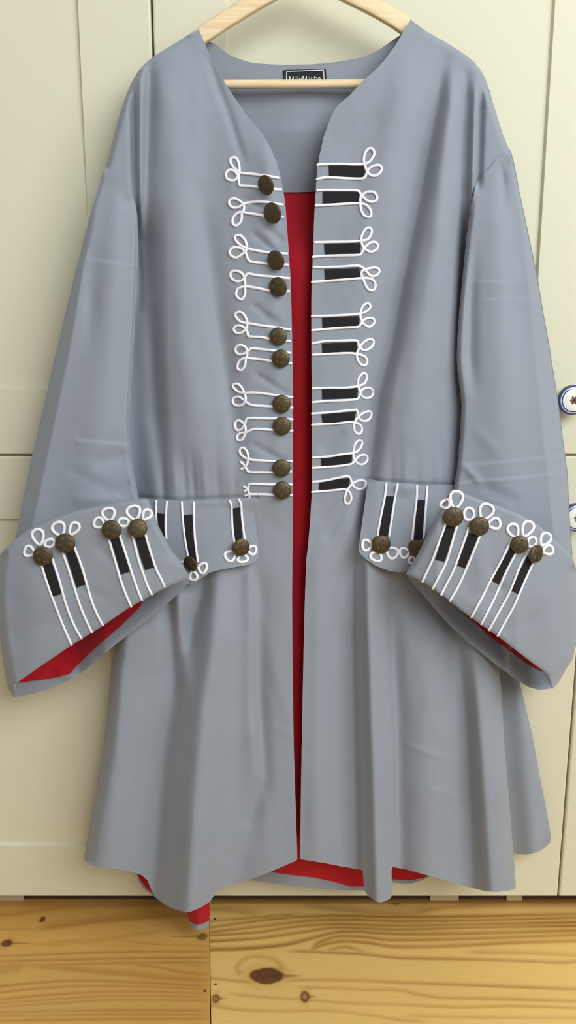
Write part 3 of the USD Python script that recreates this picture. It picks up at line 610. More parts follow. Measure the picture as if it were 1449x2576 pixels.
rngb = np.random.default_rng(5)
def button(parent, fn, x, y, rpx, tilt=(0, 0), lift=.0042):
    lift = lift + .0075 * math.hypot(*tilt)
    p = P(x, y, float(fn(np.array([x]), np.array([y]))[0]) + lift); r = rpx / scale_at(p)
    m = BM.copy(); m.apply_scale(r)
    n = np.array([tilt[0], -1.0, tilt[1]])
    return obj('button', place(m, p, n, rngb.uniform(0, 6.28)), BRASS, parent, smooth=50, label='domed antique brass button with a flower relief')

cA = lambda *p: sc(p, 6.44, 540, 360)
cB = lambda *p: sc(p, 4.6, 560, 740)
cC = lambda *p: sc(p, 6.44, 760, 360)
cD = lambda *p: sc(p, 4.6, 760, 740)
LEFT = [
 [cA((1040, 565), (900, 540), (750, 520), (600, 500), (430, 485), (370, 455), (300, 385), (255, 310), (262, 250), (320, 232), (370, 275), (395, 360), (400, 450), (385, 530), (330, 595), (270, 605), (200, 575), (180, 505), (215, 447), (285, 437), (340, 475), (380, 535), (388, 610), (404, 682), (480, 692), (600, 700), (720, 715), (900, 740), (1085, 755))],
 [cA((1110, 1000), (970, 980), (850, 958), (700, 950), (560, 962), (480, 980), (400, 1030), (310, 1048), (240, 1000), (240, 925), (310, 897), (390, 925), (458, 985), (475, 1060), (440, 1130), (437, 1215), (410, 1290), (340, 1338), (287, 1290), (305, 1195), (370, 1132), (450, 1118), (520, 1132), (660, 1152), (830, 1180), (970, 1195), (1115, 1198))],
 [cA((1180, 1790), (1050, 1788), (880, 1775), (700, 1745), (540, 1710), (430, 1662), (350, 1588), (325, 1525), (370, 1490), (440, 1512), (500, 1590), (520, 1680), (508, 1740), (430, 1812), (340, 1857), (260, 1818), (240, 1755), (290, 1697), (370, 1690), (450, 1720), (505, 1785), (530, 1860), (570, 1912), (650, 1930), (780, 1945), (890, 1955), (1190, 1975))],
 [cA((1215, 2190), (1080, 2180), (950, 2165), (700, 2143), (550, 2117), (500, 2150), (450, 2218), (370, 2243), (290, 2208), (252, 2140), (280, 2082), (350, 2070), (430, 2102), (475, 2162), (490, 2240), (492, 2330), (490, 2440), (460, 2515), (425, 2535), (370, 2500), (345, 2440), (370, 2365), (440, 2332), (520, 2322), (700, 2352), (900, 2390), (1060, 2398), (1215, 2400))],
 [cB((785, 412), (700, 400), (620, 385), (450, 363), (300, 337), (210, 320), (160, 275), (145, 235), (180, 207), (225, 217), (265, 267), (285, 330), (275, 392), (220, 445), (160, 450), (127, 410), (152, 372), (205, 365), (255, 395), (283, 432), (292, 475), (322, 491), (440, 497), (550, 517), (680, 535), (788, 545))],
 [cB((792, 682), (740, 675), (600, 655), (450, 637), (335, 629), (300, 652), (240, 690), (180, 693), (147, 650), (167, 602), (220, 592), (270, 622), (285, 682), (268, 760), (255, 830), (220, 877), (177, 868), (172, 820), (200, 767), (260, 740), (330, 744), (450, 757), (590, 777), (700, 792), (800, 800))],
 [cB((815, 1192), (770, 1190), (620, 1170), (450, 1147), (340, 1140), (250, 1144), (180, 1130), (127, 1082), (122, 1047), (165, 1037), (210, 1067), (240, 1122), (265, 1190), (258, 1250), (210, 1288), (150, 1287), (117, 1250), (127, 1203), (180, 1187), (230, 1212), (290, 1262), (350, 1287), (450, 1293), (590, 1300), (700, 1308), (815, 1315))],
 [cB((815, 1450), (770, 1447), (620, 1440), (450, 1437), (330, 1435), (278, 1445), (260, 1490), (230, 1550), (180, 1578), (147, 1550), (140, 1495), (180, 1462), (230, 1485), (262, 1540), (264, 1600), (240, 1660), (205, 1693), (167, 1678), (172, 1632), (210, 1607), (270, 1600), (330, 1572), (400, 1560), (590, 1572), (700, 1578), (815, 1580))],
 [cB((805, 1937), (770, 1932), (620, 1935), (450, 1925), (340, 1918), (250, 1888), (202, 1840), (202, 1792), (235, 1777), (275, 1812), (297, 1880), (287, 1950), (260, 2000), (210, 2026)), cB((203, 1940), (240, 1968), (262, 2000), (290, 2045), (325, 2060), (450, 2062), (590, 2062), (800, 2055))],
 [cB((805, 2205), (770, 2203), (600, 2203), (450, 2198), (330, 2195), (300, 2212), (288, 2250), (248, 2287)), cB((238, 2224), (280, 2245), (298, 2285), (312, 2362)), cB((256, 2337), (300, 2318), (450, 2316), (600, 2320), (805, 2327))]]
RIGHT = [
 [cC((240, 358), (300, 345), (600, 337), (850, 345), (1000, 340), (1080, 308), (1140, 240), (1168, 170), (1150, 105), (1100, 82), (1040, 122), (1005, 205), (1000, 290), (1020, 375), (1060, 470), (1115, 520), (1180, 530), (1250, 490), (1290, 422), (1268, 368), (1210, 357), (1130, 382), (1070, 432), (1040, 505), (1005, 560), (930, 578), (700, 570), (430, 555), (300, 570), (228, 590))],
 [cC((232, 770), (300, 762), (600, 762), (880, 767), (940, 812), (990, 872), (1050, 930), (1130, 953), (1195, 930), (1213, 870), (1170, 803), (1090, 787), (1010, 812), (955, 862), (940, 935), (945, 1020), (965, 1110), (1010, 1178), (1080, 1198), (1118, 1170), (1108, 1090), (1060, 1022), (1000, 988), (900, 977), (700, 985), (450, 1002), (208, 1012))],
 [cC((195, 1607), (500, 1602), (800, 1597), (980, 1580), (1060, 1558), (1110, 1490), (1128, 1420), (1090, 1372), (1040, 1382), (990, 1442), (960, 1522), (960, 1595), (985, 1680), (1040, 1732), (1110, 1763), (1180, 1740), (1228, 1680), (1208, 1622), (1160, 1602), (1090, 1622), (1020, 1682), (980, 1742), (950, 1800), (880, 1817), (600, 1822), (300, 1832), (165, 1847))],
 [cC((172, 2012), (400, 2012), (650, 2002), (880, 1987), (970, 2012), (1040, 2080), (1110, 2148), (1190, 2148), (1248, 2090), (1238, 2040), (1180, 2017), (1090, 2030), (1000, 2052), (960, 2100), (970, 2165), (1010, 2260), (1050, 2345), (1110, 2388), (1168, 2370), (1188, 2300), (1160, 2232), (1090, 2192), (980, 2187), (800, 2202), (500, 2227), (148, 2252))],
 [cD((105, 255), (300, 251), (450, 245), (600, 235), (690, 220), (750, 193), (788, 150), (775, 112), (740, 110), (700, 142), (680, 190), (672, 245), (690, 312), (730, 360), (780, 378), (828, 345), (833, 297), (800, 277), (745, 282), (700, 312), (672, 355), (640, 380), (500, 387), (300, 402), (108, 420))],
 [cD((112, 572), (250, 547), (400, 540), (610, 535), (645, 555), (655, 600), (700, 643), (760, 640), (813, 600), (828, 547), (795, 522), (740, 537), (690, 580), (652, 640), (632, 690), (642, 760), (680, 812), (728, 823), (753, 785), (735, 732), (680, 702), (620, 690), (550, 682), (400, 687), (116, 702))],
 [cD((115, 1092), (300, 1085), (480, 1085), (640, 1065), (720, 1033), (748, 970), (735, 922), (695, 922), (655, 972), (645, 1040), (660, 1110), (690, 1178), (740, 1203), (800, 1188), (823, 1130), (790, 1092), (740, 1087), (685, 1115), (667, 1165), (640, 1210), (560, 1225), (300, 1237), (112, 1252))],
 [cD((108, 1384), (300, 1370), (450, 1355), (600, 1340), (632, 1345), (647, 1400), (680, 1458), (740, 1468), (790, 1430), (803, 1377), (770, 1357), (700, 1380), (640, 1432), (607, 1480), (597, 1540), (617, 1598), (655, 1618), (688, 1590), (688, 1540), (650, 1502), (590, 1485), (540, 1480), (400, 1497), (108, 1512))],
 [cD((118, 1892), (300, 1880), (450, 1855), (600, 1835), (660, 1798), (693, 1740), (690, 1702), (655, 1692), (615, 1732), (597, 1800), (592, 1870), (612, 1928), (660, 1968), (720, 1963), (758, 1910), (740, 1867), (690, 1862), (640, 1890), (592, 1948), (540, 1972), (400, 1992), (116, 2012))],
 [cD((118, 2172), (250, 2160), (400, 2130), (500, 2110), (552, 2120), (570, 2170), (600, 2230), (660, 2258), (718, 2240), (738, 2182), (700, 2157), (640, 2162), (590, 2190), (540, 2240), (502, 2320), (492, 2388), (512, 2423), (545, 2418), (568, 2370), (558, 2310), (520, 2272), (470, 2257), (420, 2265), (250, 2280), (108, 2292))]]
for s in LEFT:
    for pts in s: braid(fl, o_FL, pts)
for s in RIGHT:
    for pts in s: braid(fr, o_FR, pts)
for q in (cC((432, 360), (1010, 365), (1012, 550), (440, 535)), cC((335, 790), (915, 785), (925, 955), (335, 975)), cC((360, 1635), (940, 1620), (950, 1780), (370, 1800)), cC((362, 2045), (930, 2030), (940, 2175), (375, 2210)),
          cD((232, 275), (660, 255), (660, 370), (240, 392)), cD((230, 570), (632, 555), (635, 668), (235, 680)), cD((230, 1100), (645, 1085), (640, 1200), (235, 1215)), cD((225, 1390), (625, 1360), (600, 1475), (240, 1495)),
          cD((220, 1895), (575, 1855), (575, 1955), (225, 1995)), cD((200, 2175), (550, 2130), (545, 2235), (195, 2270))):
    patch(fr, o_FR, q)
for (c, tilt, r) in ((cA((828, 682)), (-.75, -.42), 24.5), (cA((935, 1135)), (-.70, -.35), 26), (cA((990, 1902)), (-.62, -.32), 25), (cA((1028, 2330)), (-.42, -.2), 24.5),
             (cB((643, 490)), (-.12, -.05), 22.5), (cB((673, 745)), (-.14, -.05), 22.8), (cB((682, 1270)), (-.06, -.02), 23), (cB((687, 1525)), (0, .02), 23.2), (cB((680, 2014)), (0, .0), 22.8), (cB((690, 2270)), (0, .03), 23)):
    button(fl, o_FL, c[0][0], c[0][1], r, tilt)

# ---- pocket flaps
def flap(poly, fn): return sheet(poly, fn, .0022, 6)
PL = [(340, 1252), (378, 1256), (451, 1260), (523, 1259.5), (591, 1255), (629, 1251), (634, 1258), (637, 1268), (641.6, 1304.5), (650, 1365), (650.5, 1397), (647, 1407), (641, 1413), (625, 1420.5), (571.5, 1430), (542.6, 1436), (528, 1441), (511, 1452), (494, 1464), (485, 1469), (477, 1471), (462, 1464), (436, 1440), (408, 1400), (385, 1345), (352, 1300)]
def o_PL(x, y):
    t = np.clip((y - 1256) / 185, 0, 1)
    top = .0885 - .012 * (1 - step_(x, 340, 430))
    return np.maximum(top + .003 + t * (.020 + .0035 * np.sin(x / 42.0 + .9)) - .010 * t * (1 - step_(x, 400, 520)), np.minimum(o_FL(x, y) + .0030, .125))
PR = [(927, 1206), (972, 1213), (1070.5, 1220), (1142, 1219), (1140, 1240), (1122, 1280), (1098, 1340), (1074, 1395), (1050, 1436), (1025, 1438), (1006, 1439.5), (990, 1438), (976, 1435), (945.5, 1423.5), (919, 1405), (906, 1393), (902, 1384), (906, 1350), (911, 1314), (919, 1257)]
def o_PR(x, y):
    t = np.clip((y - 1212) / 215, 0, 1)
    top = .0885 - .006 * step_(x, 1100, 1180)
    return np.maximum(top + .003 + t * (.020 + .003 * np.sin(x / 38.0 + 2.2)) - .006 * (1 - step_(x, 905, 950)) * (1 - t), np.minimum(o_FR(x, y) + .0030, .125))
pl = obj('pocket_flap', flap(PL, o_PL), GREY, coat, smooth=60)
pr = obj('pocket_flap', flap(PR, o_PR), GREY, coat, smooth=60)
cP = lambda *p: sc(p, 4.14, 330, 1220)
cQ = lambda *p: sc(p, 2.6393, 900, 1200)
def petal(parent, fn, cx, cy, rx, ry, ang=0.0, hub=None):
    """A loop of braid: a teardrop that opens away from its button (hub), or a plain oval turned by ang degrees."""
    t = np.radians(np.linspace(0, 360, 37)); a = math.radians(ang)
    if hub is not None:
        h = math.atan2(cy - hub[1], cx - hub[0])
        sup = lambda q: math.hypot(rx * math.cos(q - a), ry * math.sin(q - a))
        Lh, w = sup(h), sup(h + math.pi / 2)
        x, y = -Lh * np.cos(t) * 1.06, w * np.sin(t) * (1 - .42 * np.cos(t)) * 1.02; a = h
    else: x, y = rx * np.cos(t), ry * np.sin(t)
    q = np.stack([cx + x * math.cos(a) - y * math.sin(a), cy + x * math.sin(a) + y * math.cos(a)], -1)
    return obj('braid', tube(on(fn, resample(q, 3, False), .0009), .0019, 8, flat=.6), WHITE, parent, smooth=60)
def nearest(p, hubs):
    """The button that a loop springs from; None for the little ring between two buttons."""
    d = sorted((math.hypot(p[0] - h[0], p[1] - h[1]), h) for h in hubs)
    return None if len(d) > 1 and d[1][0] < 1.22 * d[0][0] else d[0][1]
for s in (cP((262, 158), (256, 250), (262, 340), (268, 480)), cP((372, 168), (358, 330), (358, 470), (366, 560)), cP((526, 172), (533, 300), (545, 440), (566, 600), (592, 740)), cP((650, 172), (652, 330), (660, 520), (678, 680), (694, 805)),
          cP((1020, 158), (1044, 215), (1048, 330), (1056, 470), (1074, 600)), cP((1116, 148), (1143, 200), (1152, 320), (1166, 450), (1182, 570))): braid(pl, o_PL, s, .0016)
for q in (cP((268, 292), (345, 305), (352, 545), (290, 470)), cP((545, 312), (635, 306), (655, 560), (674, 790), (600, 740), (560, 500)), cP((1058, 245), (1135, 236), (1148, 420), (1158, 555), (1078, 590), (1066, 420))): patch(pl, o_PL, q)
for cx, cy, rx, ry, a in ((1035, 735, 42, 58, 15), (1160, 762, 48, 38, 0), (1256, 677, 36, 46, -35), (741, 863, 40, 50, 12), (647, 945, 36, 42, 0), (536, 822, 22, 18, 0)):
    q = cP((cx, cy))[0]; petal(pl, o_PL, q[0], q[1], rx / 4.14, ry / 4.14, a, nearest(q, cP((1143, 652), (617, 822))))
q = cP((1143, 652))[0]; button(pl, o_PL, q[0], q[1], 22.5, (.30, -.05), .005)
q = cP((617, 822))[0]; button(pl, o_PL, q[0], q[1], 20.5, (-.55, -.25), .005)
for s in (cQ((190, 38), (180, 130), (150, 280), (130, 395)), cQ((265, 45), (245, 150), (225, 280), (207, 395)), cQ((393, 55), (390, 150), (372, 300), (362, 420)), cQ((462, 60), (455, 150), (446, 280), (436, 410))): braid(pr, o_PR, s, .0016)
for q in (cQ((181, 125), (243, 130), (222, 280), (204, 392), (140, 385), (156, 270)), cQ((398, 150), (450, 153), (440, 290), (428, 412), (372, 425), (385, 290))): patch(pr, o_PR, q)
for cx, cy, rx, ry, a in ((62, 452, 29, 33, -30), (124, 524, 36, 30, 0), (225, 500, 28, 42, -20), (312, 502, 26, 33, 25), (362, 550, 14, 26, -20)):
    q = cQ((cx, cy))[0]; petal(pr, o_PR, q[0], q[1], rx / 2.6393, ry / 2.6393, a, nearest(q, cQ((155, 447), (392, 475))))
q = cQ((155, 447))[0]; button(pr, o_PR, q[0], q[1], 24, (.05, 0), .005)
q = cQ((392, 475))[0]; button(pr, o_PR, q[0], q[1], 23, (-.55, -.1), .005)

# ---- sleeves: flattened tubes, front and back sheet joined along the edges
SLO = [(266, 418), (249, 477), (235, 521), (224, 563), (210, 615), (194, 676), (180, 737), (165, 797), (150, 860), (135, 920), (121.5, 979), (103, 1060), (84, 1142.7), (68, 1218), (53, 1293), (40, 1362)]
SLI = [(347, 1256), (333.5, 1187), (326, 1142.6), (324, 1107), (321.5, 1067.6), (324.6, 1014.6), (329, 948), (334, 860), (337, 810), (339.5, 745), (342, 676), (344, 648), (344.5, 593), (343, 543), (339, 516), (333, 489), (323.5, 467), (297, 443), (280, 429)]
SL = SLO + [(40, 1420), (200, 1400), (390, 1330), (372, 1290)] + SLI
SRO = [(1282, 375), (1293, 420), (1304, 480), (1320, 555), (1340, 650), (1352, 710), (1365, 790), (1378, 860), (1391, 940), (1402, 1010), (1412, 1090), (1420, 1150), (1426, 1190), (1430, 1290), (1438, 1400)]
SRI = [(1142, 1238), (1152, 1180), (1160, 1090), (1163.5, 1020), (1160, 985), (1153, 930), (1151.5, 900), (1153, 850), (1158, 780), (1166, 700), (1176, 600), (1187, 520), (1197, 465), (1206, 446), (1228, 428), (1248, 402), (1268, 386)]
SR = SRO + [(1440, 1440), (1300, 1400), (1110, 1320), (1120, 1280)] + SRI
def o_SLf(x, y):
    o = np.interp(y, [418, 480, 560, 700, 1000, 1300], [.078, .082, .087, .094, .102, .108])
    cr = np.interp(y, [420, 560, 665, 800, 913, 1081, 1266, 1400], [262, 238, 210, 188, 168, 132, 93, 62])     # pressed edge of the sleeve; beyond it the cloth turns away
    o = o - .85e-3 * np.clip(cr - x, 0, 200) * step_(y, 500, 640)
    o = o + fold(x, y, [(420, 300, 0, 20, 20), (560, 290, 3, 30, 30), (900, 270, 5, 60, 40), (1200, 230, 6, 70, 60), (1400, 220, 4, 70, 60)])
    o = o + fold(x, y, [(600, 240, 0, 20, 25), (760, 230, -3, 20, 24), (900, 222, 0, 20, 24)])
    o = o + ledge(x, y, [(214, 651), (250, 654), (290, 661), (341, 668)], .7)
    o = o + ledge(x, y, [(190, 1107), (255, 1111), (326, 1118)], 1.3)
    o = o + crease(x, y, [(255, 1160), (305, 1150)], -2.4, 20) + crease(x, y, [(300, 1240), (320, 1218)], -2.0, 8) + crease(x, y, [(190, 1190), (270, 1230)], -1.6, 16) + crease(x, y, [(200, 1255), (300, 1260)], 2.2, 16)
    o = o - roll(x, y, SLI, 10, .012) * step_(y, 520, 600) - roll(x, y, SLO, 9, .005) * step_(y, 425, 470)
    k = step_(dist(x, y, SLI[-4:]), 1, 46)
    return o * k + (o_FL(x, y) + .0030) * (1 - k)
def o_SLb(x, y):
    o = np.interp(y, [418, 480, 700, 1300], [.050, .048, .040, .045]); fr_ = o_SLf(x, y)
    e = np.minimum(dist(x, y, SLI), dist(x, y, SLO)); return np.minimum(o + (fr_ - o) * np.clip(1 - e / 16, 0, 1) ** 2, fr_ - .0006)
def o_SRf(x, y):
    o = np.interp(y, [375, 450, 560, 700, 1000, 1300], [.076, .081, .088, .095, .102, .108])
    cr = np.interp(y, [380, 540, 690, 860, 1000, 1190, 1400], [1300, 1312, 1328, 1345, 1357, 1378, 1400])
    o = o - .60e-3 * np.clip(x - cr, 0, 200) * step_(y, 460, 600)
    o = o + fold(x, y, [(420, 1240, 0, 20, 30), (560, 1250, 4, 40, 30), (900, 1260, 6, 60, 50), (1200, 1270, 6, 70, 60), (1400, 1270, 4, 70, 60)])
    o = o + fold(x, y, [(395, 1258, 0, 5, 9), (420, 1260, -3, 7, 10), (470, 1266, -2, 9, 12), (540, 1270, 0, 10, 14)]) + fold(x, y, [(385, 1268, 0, 4, 6), (400, 1272, -2, 5, 6), (430, 1278, 0, 6, 8)])
    o = o + fold(x, y, [(600, 1195, 0, 14, 14), (760, 1184, -3, 12, 16), (900, 1182, -3.5, 12, 18), (1000, 1192, 0, 14, 16)])
    for ln, h in (([(1190, 706), (1260, 708), (1325, 704)], 1.0), ([(1215, 755), (1260, 750), (1335, 748)], 1.1), ([(1160, 1168), (1250, 1163), (1370, 1150), (1416, 1146)], 1.4), ([(1152, 1216), (1200, 1208), (1290, 1203), (1420, 1188)], 1.6)):
        o = o + ledge(x, y, ln, h * .45, 16)
    o = o + crease(x, y, [(1205, 1090), (1245, 1130)], 1.2, 16) + crease(x, y, [(1175, 1180), (1200, 1206)], 2.4, 10) + crease(x, y, [(1230, 1230), (1290, 1260)], -2.0, 16)
    o = o - roll(x, y, SRI, 12, .012) * step_(y, 480, 560) - roll(x, y, SRO, 9, .005) * step_(y, 385, 430)
    k = step_(dist(x, y, SRI[-4:]), 1, 46)
    return o * k + (o_FR(x, y) + .0030) * (1 - k)
def o_SRb(x, y):
    o = np.interp(y, [375, 480, 700, 1300], [.050, .048, .040, .045]); fr_ = o_SRf(x, y)
    e = np.minimum(dist(x, y, SRI), dist(x, y, SRO)); return np.minimum(o + (fr_ - o) * np.clip(1 - e / 16, 0, 1) ** 2, fr_ - .0006)
def inset(p, d=.5): return list(shapely.Polygon(p).buffer(0).buffer(-d).simplify(.3).exterior.coords)[:-1]
obj('sleeve', cat_([sheet(SL, o_SLf, .0015, 4), sheet(inset(SL), o_SLb, .0015, 9)]), GREY, coat, smooth=60)
obj('sleeve', cat_([sheet(SR, o_SRf, .0015, 4), sheet(inset(SR), o_SRb, .0015, 9)]), GREY, coat, smooth=60)

# ---- turned-back cuffs
CLb = [(477, 1454), (466.5, 1457.6), (447, 1465), (423.5, 1475), (380, 1498), (323, 1530), (258, 1575), (179, 1624), (108, 1672), (54, 1710), (36, 1723)]
CLr = [(375, 1260), (387, 1290), (398, 1322), (414.5, 1353), (431, 1381.5), (456, 1414)]
CLl = [(36, 1752), (21.5, 1733), (14, 1697), (3.6, 1633), (-7, 1560), (-11, 1500), (-8, 1440), (0, 1396)]
CLt = [(12, 1381), (29, 1365), (43, 1353), (72, 1333), (133, 1306), (190, 1286), (244, 1274), (290, 1265), (323, 1259.5), (370, 1254.5)]
CL = CLb + CLl + CLt + CLr
def o_CLf(x, y):
    o = np.interp(x, [-10, 150, 350, 480], [.144, .158, .164, .152])
    o = o + fold(x, y, [(1330, 60, 0, 50, 60), (1500, 90, 4, 50, 70), (1700, 80, 2, 40, 60)]) + crease(x, y, [(290, 1330), (320, 1460), (330, 1510)], 2.5, 30) + crease(x, y, [(420, 1420), (395, 1490)], 3, 22) + crease(x, y, [(150, 1560), (40, 1600)], -2.5, 30)
    o = o + crease(x, y, [(250, 1380), (300, 1425)], -1.5, 14) + crease(x, y, [(205, 1480), (260, 1500)], -1.2, 12) + crease(x, y, [(345, 1275), (335, 1300)], -1.2, 10)
    o = o - roll(x, y, CLr, 14, .012) - roll(x, y, CLl, 26, .055) - roll(x, y, CLt, 7, .006) - roll(x, y, CLb, 5, .003)
    return o
CLbb = [(38, 1753), (64.6, 1749), (95, 1741), (125.6, 1733), (155, 1720), (183, 1707), (212, 1686), (247.6, 1656), (287, 1624), (325, 1596), (359, 1568), (413, 1525), (445, 1497), (472, 1468)]
CB = CLbb + [(476, 1450), (440, 1400), (395, 1330), (370, 1280), (240, 1300), (130, 1340), (50, 1385), (10, 1440), (-6, 1500), (-2, 1560), (6, 1630), (16, 1695), (24, 1732)]
def o_CLbk(x, y):
    o = np.interp(x, [-10, 60, 200, 262, 400, 480], [.080, .072, .072, .100, .114, .126])
    o = o - .030 * np.clip((dist(x, y, CLbb) - 6) / 90, 0, 1) * step_(x, 60, 200) * (1 - step_(x, 360, 430))
    e = dist(x, y, CLl + [(-6, 1440)]); o = np.maximum(o, .088 * np.clip(1 - e / 30, 0, 1) ** .5)
    o = np.where(x > 290, np.maximum(o, o_FL(x, y) + .004), o)
    o = o + crease(x, y, [(150, 1690), (185, 1706)], 4, 10) + crease(x, y, [(245, 1650), (255, 1662)], -3, 12)
    return o
cl = obj('cuff', cat_([sheet(CL, o_CLf, .0022, 5), sheet(CB, o_CLbk, .0018, 7)]), GREY, coat, smooth=60)
RL = [(50, 1718), (85, 1712), (118, 1708), (150, 1702), (176, 1693), (190, 1677), (215, 1652), (247.6, 1622), (305, 1572), (352, 1525), (362, 1500), (340, 1460), (250, 1480), (140, 1560), (60, 1650), (40, 1700)]
obj('cuff_lining', sheet(RL, lambda x, y: o_CLbk(x, y) + .003, .0012, 7), RED, cl, smooth=60, label='red lining inside the cuff')

CRb = [(1022, 1444), (1042, 1453), (1063, 1463), (1087, 1480), (1112, 1497), (1146, 1524), (1180, 1550.5), (1216, 1576), (1252, 1600), (1285, 1626), (1317, 1651), (1354.7, 1679), (1381, 1698), (1387, 1719), (1392.6, 1731.6)]
CRrt = [(1404, 1719), (1423, 1685), (1440, 1660), (1450, 1620), (1456, 1560), (1457, 1500), (1452, 1440)]
CRt = [(1441, 1403), (1425, 1385), (1400, 1363), (1378, 1342), (1354.7, 1321), (1328, 1305), (1301.6, 1291), (1262, 1276), (1222, 1262.5), (1185, 1248), (1148, 1234), (1138, 1231)]
CRl = [(1133, 1234), (1123.5, 1249), (1104.6, 1291), (1078, 1340), (1051.6, 1393), (1025, 1437)]
CR = CRb + CRrt + CRt + CRl
def o_CRf(x, y):
    o = np.interp(x, [1020, 1100, 1300, 1460], [.152, .168, .166, .132])
    o = o + fold(x, y, [(1300, 1370, 0, 50, 50), (1500, 1380, 4, 60, 40), (1700, 1390, 2, 40, 40)]) + crease(x, y, [(1200, 1350), (1215, 1450), (1205, 1540)], 3, 26) + crease(x, y, [(1160, 1500), (1250, 1560)], 1.5, 20)
    o = o + crease(x, y, [(1130, 1400), (1110, 1480)], -1.5, 12) + crease(x, y, [(1190, 1500), (1260, 1480)], -1.2, 12) + crease(x, y, [(1240, 1430), (1262, 1480)], -1.5, 12) + crease(x, y, [(1280, 1580), (1340, 1560)], -1.2, 18)
    o = o - roll(x, y, CRl, 14, .012) - roll(x, y, CRrt, 26, .058) - roll(x, y, CRt, 7, .006) - roll(x, y, CRb[:13], 5, .003)
    return o
CRbb = [(1027, 1452), (1055, 1485), (1082, 1518), (1108, 1547), (1135, 1575), (1180, 1617), (1241, 1666), (1298, 1708), (1318, 1720), (1335.7, 1730.5), (1354.7, 1735), (1375, 1734), (1392, 1731)]
CBr = CRbb + [(1402, 1715), (1420, 1684), (1436, 1655), (1448, 1560), (1448, 1460), (1420, 1390), (1350, 1330), (1220, 1275), (1142, 1245), (1110, 1300), (1060, 1395), (1030, 1438)]
def o_CRbk(x, y):
    o = np.interp(x, [1020, 1080, 1250, 1320, 1390, 1460], [.126, .116, .110, .080, .074, .085])
    o = o - .040 * np.clip((dist(x, y, CRbb) - 4) / 80, 0, 1) * step_(x, 1075, 1150)
    o = np.maximum(o, .088 * np.clip(1 - dist(x, y, CRrt) / 28, 0, 1) ** .5)
    o = np.where(x < 1285, np.maximum(o, o_FR(x, y) + .004), o)
    return o + crease(x, y, [(1330, 1700), (1340, 1730)], -3, 9)
cr = obj('cuff', cat_([sheet(CR, o_CRf, .0022, 5), sheet(CBr, o_CRbk, .0018, 7)]), GREY, coat, smooth=60)
RR = [(1170, 1545), (1184, 1555), (1214.5, 1583), (1240, 1604), (1260, 1620.5), (1300, 1648), (1330, 1670), (1356, 1684), (1385, 1690), (1400, 1640), (1380, 1560), (1300, 1500), (1200, 1480)]
obj('cuff_lining', sheet(RR, lambda x, y: o_CRbk(x, y) + .003, .0012, 7), RED, cr, smooth=60, label='red lining inside the cuff')

cK = lambda *p: sc(p, 2.7865, 0, 1220)
for s in (cK((290, 560), (330, 690), (400, 880), (450, 1005), (502, 1122)), cK((365, 515), (410, 650), (460, 830), (515, 975), (572, 1080)), cK((440, 475), (490, 620), (545, 800), (595, 930), (645, 1036)), cK((520, 435), (575, 580), (635, 790), (675, 895), (722, 986)),
          cK((760, 370), (800, 510), (850, 680), (885, 775), (921, 857)), cK((835, 345), (880, 480), (932, 640), (965, 735), (996, 812)), cK((930, 355), (970, 520), (1010, 640), (1035, 710), (1065, 771)), cK((1015, 335), (1055, 470), (1095, 590), (1125, 650), (1155, 717))): braid(cl, o_CLf, s, .0016)
for q in (cK((300, 560), (358, 540), (400, 660), (438, 762), (370, 782), (335, 670)), cK((462, 478), (518, 452), (560, 580), (602, 697), (538, 720), (500, 600)), cK((775, 378), (835, 358), (880, 495), (913, 606), (848, 628), (812, 500)), cK((946, 358), (1010, 342), (1050, 475), (1083, 576), (1018, 598), (980, 490))): patch(cl, o_CLf, q)
for cx, cy, rx, ry, a in ((206, 466, 30, 36, -25), (268, 366, 36, 52, -15), (347, 408, 36, 26, -25), (413, 310, 40, 46, -25), (517, 308, 28, 44, 28), (697, 268, 36, 32, 20), (762, 208, 40, 42, 0), (865, 262, 36, 28, 0), (938, 196, 42, 46, 10), (1028, 210, 38, 24, -30)):
    q = cK((cx, cy))[0]; petal(cl, o_CLf, q[0], q[1], rx / 2.7865, ry / 2.7865, a, nearest(q, cK((300, 498), (457, 408), (782, 315), (965, 305))))
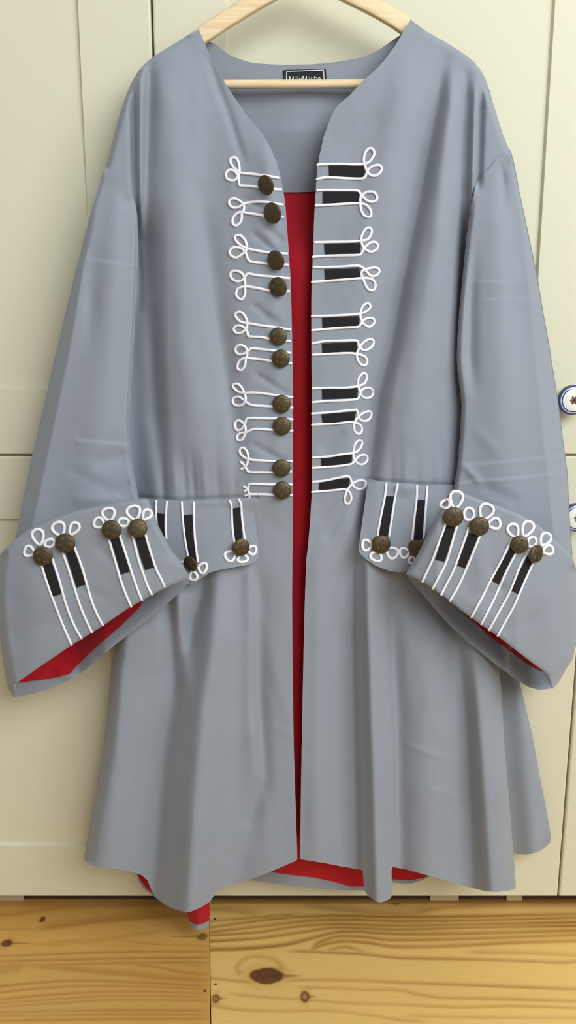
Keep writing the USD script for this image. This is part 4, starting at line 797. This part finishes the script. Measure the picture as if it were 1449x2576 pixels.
for cx, cy, r, t in ((300, 498, 25, (.02, 0)), (457, 408, 25.3, (0, .05)), (782, 315, 25, (0, .02)), (965, 305, 24, (.12, .2))):
    q = cK((cx, cy))[0]; button(cl, o_CLf, q[0], q[1], r, t, .005)
for s in (cQ((588, 300), (540, 430), (500, 540), (465, 615), (428, 697)), cQ((660, 320), (622, 450), (585, 570), (540, 660), (496, 744)), cQ((738, 335), (690, 470), (640, 610), (595, 700), (552, 784)), cQ((815, 380), (762, 510), (705, 645), (660, 740), (609, 826)),
          cQ((1025, 410), (950, 560), (880, 690), (820, 810), (752, 934)), cQ((1050, 505), (980, 640), (930, 755), (875, 870), (819, 979)), cQ((1145, 480), (1098, 550), (1070, 610), (1010, 760), (940, 890), (869, 1019)), cQ((1162, 575), (1100, 710), (1040, 850), (985, 950), (928, 1056))): braid(cr, o_CRf, s, .0016)
for q in (cQ((583, 318), (648, 328), (612, 450), (576, 562), (516, 548), (552, 430)), cQ((738, 372), (800, 390), (758, 500), (714, 606), (660, 586), (700, 480)), cQ((1012, 470), (1046, 512), (990, 620), (936, 713), (889, 686), (950, 580)), cQ((1128, 528), (1158, 572), (1110, 680), (1066, 776), (1017, 752), (1075, 630))): patch(cr, o_CRf, q)
for cx, cy, rx, ry, a in ((584, 182, 22, 34, 25), (653, 152, 38, 54, 5), (738, 246, 34, 40, 0), (850, 232, 40, 52, 40), (905, 310, 38, 32, 0), (1034, 358, 28, 46, 0), (1125, 346, 32, 50, 35), (1156, 432, 28, 34, 20), (1244, 415, 30, 42, 40), (1262, 486, 32, 28, 0)):
    q = cQ((cx, cy))[0]; petal(cr, o_CRf, q[0], q[1], rx / 2.6393, ry / 2.6393, a, nearest(q, cQ((635, 265), (808, 327), (1073, 449), (1187, 509))))
for cx, cy, r, t in ((635, 265, 25.3, (0, 0)), (808, 327, 24.6, (0, .03)), (1073, 449, 23, (-.12, .05)), (1187, 509, 23, (.65, .1))):
    q = cQ((cx, cy))[0]; button(cr, o_CRf, q[0], q[1], r, t, .005)
